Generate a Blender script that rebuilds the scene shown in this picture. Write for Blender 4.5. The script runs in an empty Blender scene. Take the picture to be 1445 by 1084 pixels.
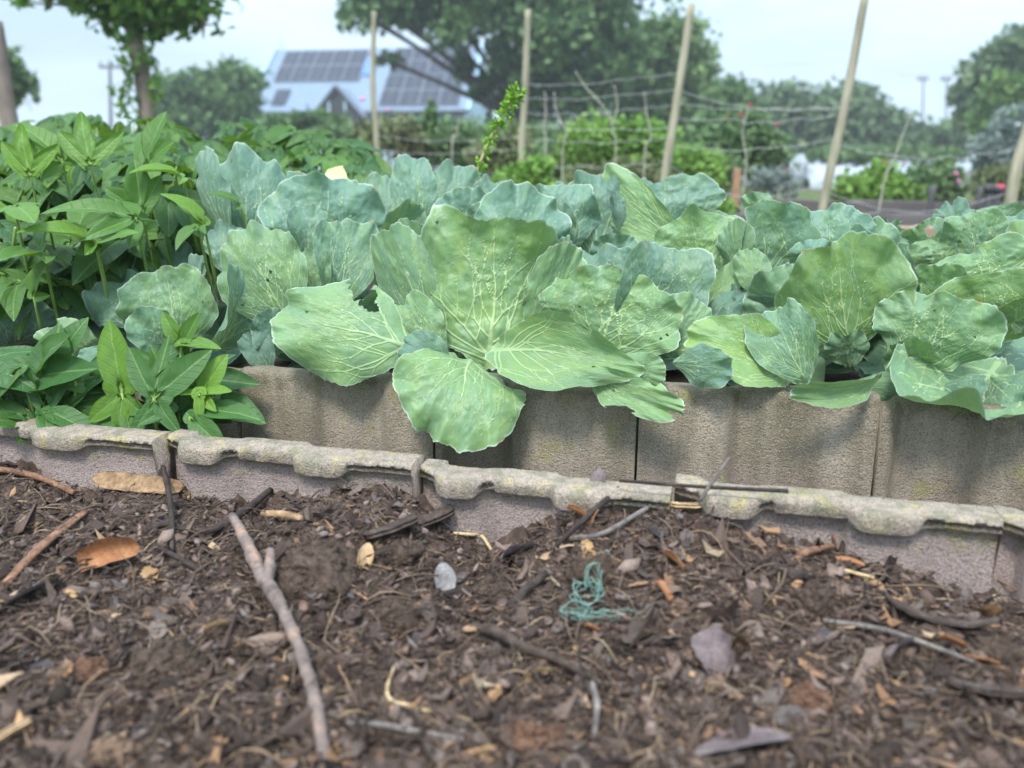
import bpy, bmesh, math, random
import numpy as np
from mathutils import Vector, Matrix

R = math.radians
scene = bpy.context.scene
# ------------------------------------------------------------------ camera
PW, PH, F = 1445.0, 1084.0, 1134.0            # photograph size and focal length in its pixels
CX, CY, PITCH, CZ = 722.5, 542.0, R(15.0), 0.90
cd = bpy.data.cameras.new('camera')
cam = bpy.data.objects.new('camera', cd)
scene.collection.objects.link(cam)
cam.location = (0, 0, CZ)
cam.rotation_euler = (R(90) - PITCH, 0, 0)
cd.sensor_width = 36.0
cd.lens = 36.0 * F / PW
cd.clip_start, cd.clip_end = 0.02, 800.0
cd.dof.use_dof = True
cd.dof.focus_distance = 1.30
cd.dof.aperture_fstop = 2.75
cd.dof.aperture_blades = 0
scene.camera = cam
# ------------------------------------------------------------------ sky, sun, exposure
SUN_EL, SUN_AZ = R(58), R(200)               # azimuth clockwise from +Y: high, behind the camera's left shoulder
w = bpy.data.worlds.new('World')
scene.world = w
w.use_nodes = True
wn, wl = w.node_tree.nodes, w.node_tree.links
bg = wn['Background']
sky = wn.new('ShaderNodeTexSky')
sky.sky_type = 'NISHITA'
sky.sun_disc = False
sky.sun_elevation, sky.sun_rotation = SUN_EL, SUN_AZ
sky.air_density, sky.dust_density, sky.ozone_density = 1.0, 2.0, 1.5
tc = wn.new('ShaderNodeTexCoord')
mp = wn.new('ShaderNodeMapping'); mp.inputs['Scale'].default_value = (1.6, 1.6, 5.0)
nz = wn.new('ShaderNodeTexNoise'); nz.inputs['Scale'].default_value = 2.3; nz.inputs['Detail'].default_value = 7; nz.inputs['Roughness'].default_value = 0.55
cr = wn.new('ShaderNodeValToRGB')
cr.color_ramp.elements[0].position = 0.34; cr.color_ramp.elements[0].color = (0.42, 0.42, 0.42, 1)
cr.color_ramp.elements[1].position = 0.62; cr.color_ramp.elements[1].color = (0.97, 0.97, 0.97, 1)
mx = wn.new('ShaderNodeMix'); mx.data_type = 'RGBA'
mx.inputs[7].default_value = (6.5, 8.2, 9.7, 1)          # overcast cloud
wl.new(tc.outputs['Generated'], mp.inputs['Vector']); wl.new(mp.outputs[0], nz.inputs['Vector'])
wl.new(nz.outputs['Fac'], cr.inputs[0]); wl.new(cr.outputs[0], mx.inputs[0])
# an overcast sky is about three times as bright overhead as at the horizon
sx = wn.new('ShaderNodeSeparateXYZ'); wl.new(tc.outputs['Generated'], sx.inputs[0])
mr = wn.new('ShaderNodeMapRange'); mr.inputs[1].default_value = 0.05; mr.inputs[2].default_value = 1.0; mr.inputs[3].default_value = 0.37; mr.inputs[4].default_value = 1.35
wl.new(sx.outputs[2], mr.inputs[0])
ml = wn.new('ShaderNodeMix'); ml.data_type = 'RGBA'; ml.blend_type = 'MULTIPLY'; ml.inputs[0].default_value = 1.0
wl.new(sky.outputs[0], mx.inputs[6]); wl.new(mx.outputs[2], ml.inputs[6]); wl.new(mr.outputs[0], ml.inputs[7]); wl.new(ml.outputs[2], bg.inputs['Color'])
bg.inputs['Strength'].default_value = 0.10
sd = bpy.data.lights.new('sun', 'SUN'); sd.energy = 1.5; sd.angle = R(12); sd.color = (1.0, 0.96, 0.90)
sun = bpy.data.objects.new('sun', sd); scene.collection.objects.link(sun)
sun.rotation_euler = (R(90) - SUN_EL, 0, math.pi - SUN_AZ)
sun.location = (0, 0, 30)
vs = scene.view_settings
vs.view_transform = 'Standard'; vs.look = 'None'; vs.gamma = 1.0; vs.exposure = 1.65
scene.cycles.use_denoising = True
scene.cycles.max_bounces = 8
scene.cycles.transparent_max_bounces = 8

# ------------------------------------------------------------------ helpers
cp, sp_ = math.cos(PITCH), math.sin(PITCH)
CAMP = np.array([0, 0, CZ])
def ray(px, py):
    dx, dy = (px - CX) / F, -(py - CY) / F
    return np.array([dx, cp + dy * sp_, -sp_ + dy * cp])
def at(px, py, Y):
    d = ray(px, py); return CAMP + d * (Y / d[1])
def onz(px, py, z):
    d = ray(px, py); return CAMP + d * ((z - CZ) / d[2])
def depth(p):
    return p[1] * cp - (p[2] - CZ) * sp_
def ppm(p):
    return F / depth(p)

COL = scene.collection
def rename_ok(n): return n
def setp(o, label=None, cat=None, group=None, kind=None):
    if label: o['label'] = label
    if cat: o['category'] = cat
    if group: o['group'] = group
    if kind: o['kind'] = kind
    return o
def thing(name, label, cat, loc, group=None, rotz=0):
    o = bpy.data.objects.new(name, None); COL.objects.link(o)
    o.empty_display_size = 0.05
    o.location = tuple(float(c) for c in loc); o.rotation_euler = (0, 0, rotz)
    return setp(o, label, cat, group)
def mesh_data(name, V, Fs, mat=None, attrs=None, smooth=True):
    me = bpy.data.meshes.new(name)
    V = np.asarray(V, np.float32).reshape(-1, 3)
    if not isinstance(Fs, (list, tuple)): Fs = [Fs]
    Fs = [np.asarray(f, np.int32) for f in Fs if len(f)]
    lv = np.concatenate([f.ravel() for f in Fs])
    tot = np.concatenate([np.full(len(f), f.shape[1], np.int32) for f in Fs])
    st = np.concatenate([[0], np.cumsum(tot)[:-1]]).astype(np.int32)
    me.vertices.add(len(V)); me.vertices.foreach_set('co', V.ravel())
    me.loops.add(len(lv)); me.loops.foreach_set('vertex_index', lv)
    me.polygons.add(len(tot)); me.polygons.foreach_set('loop_start', st)
    me.polygons.foreach_set('use_smooth', np.full(len(tot), bool(smooth)))
    for k, a in (attrs or {}).items():
        a = np.asarray(a, np.float32)
        if a.ndim == 1:
            t = me.attributes.new(k, 'FLOAT', 'POINT'); t.data.foreach_set('value', a)
        else:
            t = me.attributes.new(k, 'FLOAT_VECTOR', 'POINT'); t.data.foreach_set('vector', a.ravel())
    me.update(calc_edges=True)
    if mat: me.materials.append(mat)
    return me
def mk(name, V, Fs, mat=None, parent=None, attrs=None, smooth=True, loc=None):
    """V in world coordinates; made local to parent's (or loc's) position."""
    V = np.asarray(V, float).reshape(-1, 3)
    if parent is not None:
        q = parent
        while q is not None: V = V - np.array(q.location); q = q.parent
    elif loc is not None: V = V - np.array(loc)
    o = bpy.data.objects.new(name, mesh_data(name, V, Fs, mat, attrs, smooth))
    COL.objects.link(o)
    if parent is not None: o.parent = parent
    elif loc is not None: o.location = tuple(float(c) for c in loc)
    return o
class MB:
    """collects pieces into one mesh"""
    def __init__(s): s.V = []; s.F3 = []; s.F4 = []; s.n = 0
    def add(s, V, Fs):
        V = np.asarray(V, float).reshape(-1, 3)
        for f in (Fs if isinstance(Fs, (list, tuple)) else [Fs]):
            f = np.asarray(f, np.int64)
            if len(f) == 0: continue
            (s.F3 if f.shape[1] == 3 else s.F4).append(f + s.n)
        s.V.append(V); s.n += len(V); return s
    def out(s):
        fs = []
        if s.F3: fs.append(np.concatenate(s.F3))
        if s.F4: fs.append(np.concatenate(s.F4))
        return np.concatenate(s.V), fs
    def build(s, name, mat, parent=None, smooth=True, loc=None):
        V, fs = s.out(); return mk(name, V, fs, mat, parent, None, smooth, loc)

def h3(i, j, k, seed):
    n = (i * 374761393 + j * 668265263 + k * 2147483647 + seed * 144665) & 0xFFFFFFFF
    n = ((n ^ (n >> 13)) * 1274126177) & 0xFFFFFFFF
    n = ((n ^ (n >> 16)) * 2246822519) & 0xFFFFFFFF
    return ((n ^ (n >> 15)) & 0xFFFFFF) / float(0xFFFFFF)
def vnoise(P, seed=0):
    P = np.asarray(P, float)
    if P.shape[-1] == 2: P = np.concatenate([P, np.zeros(P.shape[:-1] + (1,)) + .37], -1)
    I = np.floor(P).astype(np.int64); f = P - I; f = f * f * f * (f * (f * 6 - 15) + 10)
    i, j, k = I[..., 0], I[..., 1], I[..., 2]; x, y, z = f[..., 0], f[..., 1], f[..., 2]
    r = 0
    for a in (0, 1):
        for b in (0, 1):
            for c in (0, 1):
                r = r + h3(i + a, j + b, k + c, seed) * (x if a else 1 - x) * (y if b else 1 - y) * (z if c else 1 - z)
    return r * 2 - 1
def fbm(P, seed=0, o=4, gain=.5):
    P = np.asarray(P, float); r = 0; a = 1; t = 0
    for q in range(o):
        r = r + a * vnoise(P * 2 ** q + q * 17.3, seed + q); t += a; a *= gain
    return r / t
def unit(v):
    v = np.asarray(v, float); return v / max(np.linalg.norm(v), 1e-12)
def sstep(a, b, x):
    t = np.clip((np.asarray(x, float) - a) / (b - a), 0, 1); return t * t * (3 - 2 * t)
def spline(pts, n):
    P = np.asarray(pts, float)
    if len(P) == 2: t = np.linspace(0, 1, n)[:, None]; return P[0] * (1 - t) + P[1] * t
    Q = np.concatenate([[2 * P[0] - P[1]], P, [2 * P[-1] - P[-2]]]); out = []
    m = len(P) - 1
    for u in np.linspace(0, m - 1e-6, n):
        i = int(u); t = u - i; a, b, c, d = Q[i:i + 4]
        out.append(.5 * (2 * b + (c - a) * t + (2 * a - 5 * b + 4 * c - d) * t * t + (3 * b - a - 3 * c + d) * t ** 3))
    return np.array(out)
def tube(pts, rad, sides=8, n=None, rough=0.0, seed=0, flat=1.0, cap=True):
    """tapered tube along pts; rad scalar or list (one per given point)"""
    P0 = np.asarray(pts, float)
    rad = np.broadcast_to(np.asarray(rad, float), (len(P0),)) if np.ndim(rad) == 0 else np.asarray(rad, float)
    if n:
        P = spline(P0, n); rr = np.interp(np.linspace(0, len(P0) - 1, n), np.linspace(0, len(P0) - 1, len(rad)), rad)
    else: P, rr = P0, np.interp(np.linspace(0, 1, len(P0)), np.linspace(0, 1, len(rad)), rad)
    T = np.gradient(P, axis=0); T /= np.maximum(np.linalg.norm(T, axis=1, keepdims=True), 1e-9)
    ref = np.array([0, 0, 1.]) if abs(T[0, 2]) < .9 else np.array([1., 0, 0])
    N = unit(np.cross(T[0], ref)); V = []
    ang = np.arange(sides) / sides * 2 * math.pi
    for i in range(len(P)):
        N = unit(N - T[i] * np.dot(N, T[i])); B = np.cross(T[i], N)
        V.append(P[i] + rr[i] * (np.cos(ang)[:, None] * N + flat * np.sin(ang)[:, None] * B))
    V = np.array(V)
    if rough:
        C = P[:, None, :]; s = rough * fbm(V.reshape(-1, 3) * (0.6 / max(rr.mean(), 1e-6)) , seed, 3).reshape(V.shape[:2])
        V = C + (V - C) * (1 + s[..., None])
    m = len(P); V = V.reshape(-1, 3)
    i = np.arange(m - 1)[:, None] * sides; j = np.arange(sides)[None]; j2 = (j + 1) % sides
    Q = np.stack([i + j, i + j2, i + sides + j2, i + sides + j], -1).reshape(-1, 4)
    Fs = [Q]
    if cap:
        V = np.concatenate([V, [P[0]], [P[-1]]]); a = m * sides; jj = np.arange(sides)
        Fs.append(np.concatenate([np.stack([np.full(sides, a), (jj + 1) % sides, jj], -1),
                                  np.stack([np.full(sides, a + 1), (m - 1) * sides + jj, (m - 1) * sides + (jj + 1) % sides], -1)]))
    return V, Fs
def grid_faces(nu, nv):
    i = np.arange(nu - 1)[:, None] * nv; j = np.arange(nv - 1)[None]
    return np.stack([i + j, i + nv + j, i + nv + j + 1, i + j + 1], -1).reshape(-1, 4)
def box(c, s, ax=None):
    """centre, full size, optional 3 axes"""
    ax = np.eye(3) if ax is None else np.asarray(ax)
    k = np.array([[x, y, z] for x in (-.5, .5) for y in (-.5, .5) for z in (-.5, .5)]) * np.asarray(s)
    return np.asarray(c) + k @ ax, np.array([[0, 1, 3, 2], [4, 6, 7, 5], [0, 4, 5, 1], [2, 3, 7, 6], [0, 2, 6, 4], [1, 5, 7, 3]])
def ico(sub):
    bm = bmesh.new(); bmesh.ops.create_icosphere(bm, subdivisions=sub, radius=1)
    V = np.array([v.co[:] for v in bm.verts]); Fc = np.array([[v.index for v in f.verts] for f in bm.faces]); bm.free(); return V, Fc
ICO1, ICO2, ICO3, ICO4 = ico(1), ico(2), ico(3), ico(4)
def lump(c, s, seed, sub=3, amp=.35, freq=1.3, rot=None):
    V, Fc = (None, ICO1, ICO2, ICO3, ICO4)[sub]
    d = 1 + amp * fbm(V * freq + seed * 7.1, seed, 4)
    V = V * d[:, None] * np.asarray(s)
    if rot is not None: V = V @ np.array(Matrix.Rotation(rot, 3, 'Z')).T
    return V + np.asarray(c), Fc

# ------------------------------------------------------------------ materials
class NT:
    def __init__(s, name):
        s.m = bpy.data.materials.new(name); s.m.use_nodes = True
        s.t = s.m.node_tree; s.n = s.t.nodes; s.b = s.n['Principled BSDF']; s.o = s.n['Material Output']
    def new(s, typ, **kw):
        x = s.n.new('ShaderNode' + typ)
        for k, v in kw.items(): setattr(x, k, v)
        return x
    def link(s, a, b): s.t.links.new(a, b)
    def put(s, v, sock):
        if hasattr(v, 'links'): s.link(v, sock)
        elif v is not None:
            if hasattr(sock.default_value, '__len__') and len(sock.default_value) == 4 and len(v) == 3: v = (*v, 1)
            sock.default_value = v
    def math(s, op, a, b=None, c=None, clamp=False):
        x = s.new('Math', operation=op, use_clamp=clamp); s.put(a, x.inputs[0])
        if b is not None: s.put(b, x.inputs[1])
        if c is not None: s.put(c, x.inputs[2])
        return x.outputs[0]
    def mix(s, f, a, b, blend='MIX'):
        x = s.new('Mix', data_type='RGBA', blend_type=blend); s.put(f, x.inputs[0]); s.put(a, x.inputs[6]); s.put(b, x.inputs[7]); return x.outputs[2]
    def ramp(s, f, stops):
        x = s.new('ValToRGB'); s.put(f, x.inputs[0]); e = x.color_ramp.elements
        while len(e) < len(stops): e.new(.5)
        for q, (p, c) in zip(e, stops):
            q.position = p; q.color = (c, c, c, 1) if not hasattr(c, '__len__') else (*c, 1)
        return x.outputs[0]
    def noise(s, scale, detail=4, vec=None, rough=.55, dist=0):
        x = s.new('TexNoise'); x.inputs['Scale'].default_value = scale; x.inputs['Detail'].default_value = detail
        x.inputs['Roughness'].default_value = rough; x.inputs['Distortion'].default_value = dist
        if vec is not None: s.link(vec, x.inputs['Vector'])
        return x.outputs['Fac']
    def voro(s, scale, vec=None, feature='F1'):
        x = s.new('TexVoronoi', feature=feature); x.inputs['Scale'].default_value = scale
        if vec is not None: s.link(vec, x.inputs['Vector'])
        return x.outputs['Distance']
    def mapv(s, vec, scale=(1, 1, 1), loc=(0, 0, 0)):
        x = s.new('Mapping'); s.link(vec, x.inputs[0]); x.inputs['Scale'].default_value = scale; x.inputs['Location'].default_value = loc; return x.outputs[0]
    def obj(s): return s.new('TexCoord').outputs['Object']
    def pos(s): return s.new('NewGeometry').outputs['Position']
    def attr(s, name, out='Fac'): return s.new('Attribute', attribute_name=name).outputs[out]
    def island(s): return s.new('NewGeometry').outputs['Random Per Island']
    def objrand(s): return s.new('ObjectInfo').outputs['Random']
    def bump(s, h, strength=.4, dist=.002, normal=None):
        x = s.new('Bump'); s.put(h, x.inputs['Height']); x.inputs['Strength'].default_value = strength; x.inputs['Distance'].default_value = dist
        if normal is not None: s.link(normal, x.inputs['Normal'])
        return x.outputs[0]
    def fin(s, col, rough=.8, spec=.3, normal=None, transl=0, tcol=None, sheen=0):
        s.put(col, s.b.inputs['Base Color']); s.put(rough, s.b.inputs['Roughness']); s.b.inputs['Specular IOR Level'].default_value = spec
        if normal is not None: s.link(normal, s.b.inputs['Normal'])
        if sheen: s.b.inputs['Sheen Weight'].default_value = sheen; s.b.inputs['Sheen Roughness'].default_value = .4
        if transl:
            t = s.new('BsdfTranslucent'); s.put(tcol if tcol is not None else col, t.inputs['Color'])
            m = s.new('MixShader'); m.inputs[0].default_value = transl
            s.link(s.b.outputs[0], m.inputs[1]); s.link(t.outputs[0], m.inputs[2]); s.link(m.outputs[0], s.o.inputs[0])
        return s.m

def simple(name, c1, c2, scale=40, rough=.85, spec=.25, bump=.5, bdist=.002, stretch=(1, 1, 1), detail=5):
    t = NT(name); v = t.mapv(t.obj(), stretch); n = t.noise(scale, detail, v)
    f = t.ramp(n, [(.32, 0), (.68, 1)])
    return t.fin(t.mix(f, c1, c2), rough, spec, t.bump(n, bump, bdist))
def foliage(name, stops, rough=.55, spec=.3, transl=.25, big=1.2):
    """leaf cards: colour varies leaf by leaf and, slowly, across the plant"""
    t = NT(name); n = t.noise(big, 3, t.pos())
    f = t.math('ADD', t.math('MULTIPLY', t.island(), .6), t.math('MULTIPLY', t.ramp(n, [(.3, 0), (.7, 1)]), .4))
    return t.fin(t.ramp(f, stops), rough, spec, None, transl)

# cabbage leaf: waxy blue-green to yellow-green by object colour, raised pale veins from the leaf's own vein network
def cabbage_mat():
    t = NT('cabbage_leaf_wax')
    lc = t.attr('leafco', 'Vector'); vd = t.attr('vein'); rim = t.attr('rim')
    oc = t.new('ObjectInfo').outputs['Color']
    sep = t.new('SeparateColor'); t.link(oc, sep.inputs[0]); tone, val, rnd = sep.outputs[0], sep.outputs[1], sep.outputs[2]
    off = t.new('CombineXYZ'); t.link(rnd, off.inputs[2]); s10 = t.new('VectorMath', operation='SCALE'); t.link(off.outputs[0], s10.inputs[0]); s10.inputs['Scale'].default_value = 30
    ad = t.new('VectorMath', operation='ADD'); t.link(lc, ad.inputs[0]); t.link(s10.outputs[0], ad.inputs[1]); q = ad.outputs[0]
    n1 = t.noise(3.2, 4, q); n2 = t.noise(14, 5, q); n3 = t.noise(60, 3, q)
    f = t.math('ADD', tone, t.math('MULTIPLY', t.math('SUBTRACT', n1, .5), 1.1), clamp=True)
    base = t.mix(f, (0.104, 0.212, 0.155), (0.205, 0.345, 0.082))
    base = t.mix(t.ramp(n2, [(.42, 0), (.75, .30)]), base, (0.24, 0.37, 0.27))             # patchy bloom of wax
    spots = t.math('MULTIPLY', t.ramp(t.noise(7, 3, q), [(.56, 0), (.70, 1)]), t.math('MULTIPLY', t.ramp(n3, [(.4, 0), (.6, 1)]), t.math('MULTIPLY', tone, .9)))
    base = t.mix(spots, base, (0.30, 0.36, 0.045))
    fine = t.voro(17, t.mapv(q, (1.0, .8, 1)), 'DISTANCE_TO_EDGE')
    fv = t.ramp(fine, [(.0, 1), (.035, 0)])
    fv = t.math('MULTIPLY', fv, t.ramp(n2, [(.35, 0), (.6, 1)]))
    mainv = t.ramp(vd, [(.36, 1), (.66, 0)])
    base = t.mix(t.math('MULTIPLY', fv, .18), base, (0.42, 0.54, 0.36))
    base = t.mix(t.math('MULTIPLY', mainv, t.ramp(rim, [(.15, .66), (.95, .36)])), base, (0.50, 0.64, 0.31))
    base = t.mix(t.math('MULTIPLY', t.ramp(rim, [(.978, 0), (.995, 1)]), .55), base, (0.56, 0.66, 0.55))
    dry = t.math('MULTIPLY', t.ramp(rim, [(.94, 0), (.985, 1)]), t.ramp(t.noise(9, 3, q), [(.60, 0), (.68, 1)]))
    base = t.mix(t.math('MULTIPLY', dry, .8), base, (0.26, 0.17, 0.06))
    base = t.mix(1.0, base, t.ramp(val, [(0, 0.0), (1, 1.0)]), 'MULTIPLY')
    h = t.math('ADD', t.math('ADD', t.math('MULTIPLY', n2, .6), t.math('MULTIPLY', mainv, .5)), t.math('ADD', t.math('MULTIPLY', fv, -.25), t.math('MULTIPLY', n3, .15)))
    nb = t.bump(h, .55, .004)
    return t.fin(base, t.ramp(n2, [(.3, .38), (.7, .52)]), .45, nb, .20, t.mix(.5, base, (0.25, 0.45, 0.06)), .2)
def potato_mat():
    t = NT('broad_leaf_green')
    lc = t.attr('leafco', 'Vector'); s = t.new('SeparateXYZ'); t.link(lc, s.inputs[0])
    oc = t.new('ObjectInfo').outputs['Color']; sep = t.new('SeparateColor'); t.link(oc, sep.inputs[0])
    tone, val = sep.outputs[0], sep.outputs[1]
    ab = t.math('ABSOLUTE', s.outputs[1])
    mid = t.ramp(ab, [(.005, 1), (.015, 0)])
    lat = t.math('FRACT', t.math('MULTIPLY', t.math('SUBTRACT', s.outputs[0], t.math('MULTIPLY', ab, .9)), 8))
    lat = t.ramp(t.math('ABSOLUTE', t.math('SUBTRACT', lat, .5)), [(.0, 1), (.09, 0)])
    n = t.noise(6, 4, lc); n2 = t.noise(40, 4, lc)
    base = t.mix(tone, (0.026, 0.090, 0.020), (0.125, 0.245, 0.012))
    base = t.mix(t.ramp(n, [(.35, 0), (.7, .45)]), base, (0.056, 0.140, 0.044))
    base = t.mix(t.math('MULTIPLY', lat, .13), base, (0.2, 0.36, 0.12))
    base = t.mix(t.math('MULTIPLY', mid, .42), base, (0.20, 0.34, 0.11))
    bf = t.new('NewGeometry').outputs['Backfacing']
    base = t.mix(t.math('MULTIPLY', bf, .5), base, (0.21, 0.34, 0.07))
    base = t.mix(1.0, base, t.ramp(val, [(0, 0.0), (1, 1.0)]), 'MULTIPLY')
    h = t.math('ADD', t.math('MULTIPLY', n2, .4), t.math('MULTIPLY', lat, -.5))
    return t.fin(base, t.ramp(n, [(.3, .42), (.7, .58)]), .33, t.bump(h, .5, .003), .2, t.mix(.6, base, (0.26, 0.5, 0.02)))
def concrete(name, front):
    t = NT(name); p = t.pos(); o = t.obj()
    n1 = t.noise(9, 5, p); n2 = t.noise(38, 5, p)
    streak = t.noise(13, 4, t.mapv(p, (1, 1, .10)))
    sp = t.voro(330, p); g = t.noise(420, 3, p)
    light = t.ramp(sp, [(.18, 1), (.36, 0)]); lm = t.ramp(t.noise(250, 1, p), [(.47, 0), (.55, 1)])
    sz = t.new('SeparateXYZ'); t.link(o, sz.inputs[0]); z = sz.outputs[2]
    if front:
        base = t.mix(t.ramp(n1, [(.35, 0), (.65, 1)]), (0.300, 0.236, 0.218), (0.405, 0.328, 0.300))
        top = t.math('ADD', t.math('MULTIPLY', z, 22), t.math('MULTIPLY', t.math('SUBTRACT', n2, .5), 1.6))
        topf = t.ramp(t.math('ADD', top, 1.05), [(.15, 0), (.6, 1)])
        base = t.mix(t.math('MULTIPLY', topf, .6), base, t.mix(t.ramp(t.noise(95, 4, p), [(.38, 0), (.62, 1)]), (0.25, 0.21, 0.155), (0.41, 0.35, 0.262)))
        ly = t.math('MULTIPLY', t.math('MULTIPLY', t.ramp(n2, [(.54, 0), (.64, 1)]), t.ramp(t.noise(130, 4, p), [(.42, 0), (.58, 1)])), topf)
        base = t.mix(t.math('MULTIPLY', ly, .7), base, (0.46, 0.39, 0.10))
        lg = t.math('MULTIPLY', t.ramp(t.noise(40, 6, t.mapv(p, (1, 1, 1), (5, 3, 2))), [(.48, 0), (.62, 1)]), topf)
        base = t.mix(t.math('MULTIPLY', lg, .65), base, (0.17, 0.17, 0.11))
    else:
        base = t.mix(t.ramp(n1, [(.35, 0), (.65, 1)]), (0.285, 0.243, 0.178), (0.420, 0.362, 0.282))
        base = t.mix(t.math('MULTIPLY', t.ramp(streak, [(.42, 0), (.62, 1)]), .65), base, (0.110, 0.098, 0.055))
        pk = t.ramp(t.math('ADD', t.math('MULTIPLY', z, -6), t.math('SUBTRACT', n2, .9)), [(.1, 0), (.6, 1)])
        base = t.mix(t.math('MULTIPLY', pk, .5), base, (0.28, 0.21, 0.19))
        topf = t.ramp(t.math('ADD', t.math('ADD', t.math('MULTIPLY', z, 26), 1.0), t.math('MULTIPLY', t.math('SUBTRACT', n2, .5), 2.4)), [(.35, 0), (.9, 1)])
        base = t.mix(t.math('MULTIPLY', topf, .5), base, (0.085, 0.080, 0.048))
        yl = t.math('MULTIPLY', t.ramp(t.noise(22, 4, p), [(.58, 0), (.68, 1)]), .5)
        base = t.mix(yl, base, (0.30, 0.27, 0.10))
    base = t.mix(t.math('MULTIPLY', t.ramp(g, [(.46, 0), (.66, 1)]), .6), base, (0.085, 0.078, 0.065))
    base = t.mix(t.math('MULTIPLY', t.math('MULTIPLY', light, lm), .5), base, (0.52, 0.46, 0.38))
    pit = t.ramp(t.noise(110, 3, p), [(.3, 0), (.45, 1)])
    h = t.math('ADD', t.math('MULTIPLY', g, 1.3), t.math('ADD', n2, t.math('ADD', t.math('MULTIPLY', t.noise(150, 4, p, .7), 1.2), t.math('MULTIPLY', pit, .12))))
    return t.fin(base, .94, .12, t.bump(h, 1.0, .0026))
M_CAB, M_POT = cabbage_mat(), potato_mat()
M_BACK, M_FRONT = concrete('mossy_concrete', False), concrete('lichen_concrete', True)
M_STEM = simple('green_stalk', (0.13, 0.24, 0.04), (0.24, 0.34, 0.09), 30, .5, .35, .2)
M_JOINT = simple('purple_stalk', (0.10, 0.02, 0.03), (0.16, 0.05, 0.04), 30, .5, .35, .1)
M_CSTALK = simple('pale_cabbage_stalk', (0.22, 0.32, 0.16), (0.34, 0.44, 0.24), 30, .5, .3, .2)
def soil_mat():
    t = NT('dark_compost'); p = t.pos()
    n1, n2, n3 = t.noise(12, 5, p), t.noise(70, 6, p, .65), t.noise(420, 4, p, .7)
    base = t.ramp(n2, [(.25, (0.022, 0.016, 0.013)), (.48, (0.084, 0.058, 0.047)), (.62, (0.142, 0.101, 0.082)), (.8, (0.23, 0.17, 0.140))])
    base = t.mix(t.ramp(n1, [(.4, 0), (.7, .5)]), base, (0.095, 0.064, 0.048))
    base = t.mix(t.ramp(n3, [(.55, 0), (.75, .6)]), base, (0.19, 0.14, 0.10))
    h = t.math('ADD', n2, t.math('MULTIPLY', n3, .7))
    return t.fin(base, .95, .2, t.bump(h, 1.0, .006))
M_SOIL = soil_mat()
def litter_mat(name, stops, rough=.85, sc=260):
    t = NT(name); n = t.noise(sc, 4, t.pos(), .6)
    c = t.ramp(t.island(), stops); c = t.mix(t.ramp(n, [(.32, .42), (.62, 0)]), c, t.mix(.7, c, (0.015, 0.01, 0.008)))
    return t.fin(c, rough, .25, t.bump(n, .8, .002))
# ------------------------------------------------------------------ lines of the two low walls
ZB, ZF = CZ - .33, CZ - .385                  # tops of the upper (back) and lower (front) wall
b0, b1 = onz(330, 525, ZB), onz(1445, 579, ZB)
f0, f1 = onz(0, 599, ZF), onz(1445, 739, ZF)
def lineat(a, b, px):
    """point on wall line a-b in the column px (perspective)"""
    lo, hi = -3.0, 4.0
    for _ in range(50):
        m = (lo + hi) / 2; p = a + (b - a) * m
        if CX + F * p[0] / depth(p) < px: lo = m
        else: hi = m
    return a + (b - a) * lo
def wall_y(a, b, x): return a[1] + (b[1] - a[1]) * (x - a[0]) / (b[0] - a[0])
ZG2 = CZ - .60                                # strip of earth between the walls
ZBED = CZ - .37                               # earth of the cabbage bed
# ground sheet to the horizon
def ground_mat():
    t = NT('garden_ground'); p = t.pos(); n = t.noise(.35, 5, p); n2 = t.noise(5, 5, p)
    c = t.mix(t.ramp(n, [(.44, 0), (.56, 1)]), (0.105, 0.072, 0.050), (0.060, 0.105, 0.030))
    c = t.mix(t.ramp(n2, [(.4, 0), (.7, .6)]), c, (0.13, 0.12, 0.06))
    return t.fin(c, .95, .1, t.bump(n2, .6, .05))
M_GROUND = ground_mat()
gx = np.concatenate([-np.geomspace(400, 2, 24), [0], np.geomspace(2, 400, 24)])
gy = np.concatenate([np.linspace(-3, 4, 6), np.geomspace(5, 600, 40)])
G = np.array([[x, y, 0] for x in gx for y in gy], float)
far = sstep(9, 30, G[:, 1])
G[:, 2] = far * .42 + .05 * fbm(G[:, :2] * .3, 3) * sstep(4, 8, G[:, 1]) - .02
setp(mk('ground', G, grid_faces(len(gx), len(gy))[:, ::-1], M_GROUND), kind='structure')
def strip(name, a, b, ya, yb, z, mat, amp, xs=(-2.6, 2.6), n=(200, 60), seed=4, depthskirt=.5):
    xg = np.linspace(*xs, n[0]); P = []
    for x in xg:
        y0, y1 = wall_y(*a, x) + ya, (wall_y(*b, x) + yb)
        for v in np.linspace(0, 1, n[1]): P.append((x, y0 + (y1 - y0) * v, z))
    P = np.array(P); P[:, 2] += amp * fbm(P[:, :2] * 14, seed, 5)
    return mk(name, P, grid_faces(*n)[:, ::-1], mat)
setp(strip('bed_soil', (b0, b1), (b0, b1), .035, 2.45, ZBED, M_SOIL, .025), kind='structure')
setp(strip('path_soil', (f0, f1), (b0, b1), -.01, .02, ZG2, M_SOIL, .02, n=(160, 20)), kind='structure')

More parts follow.
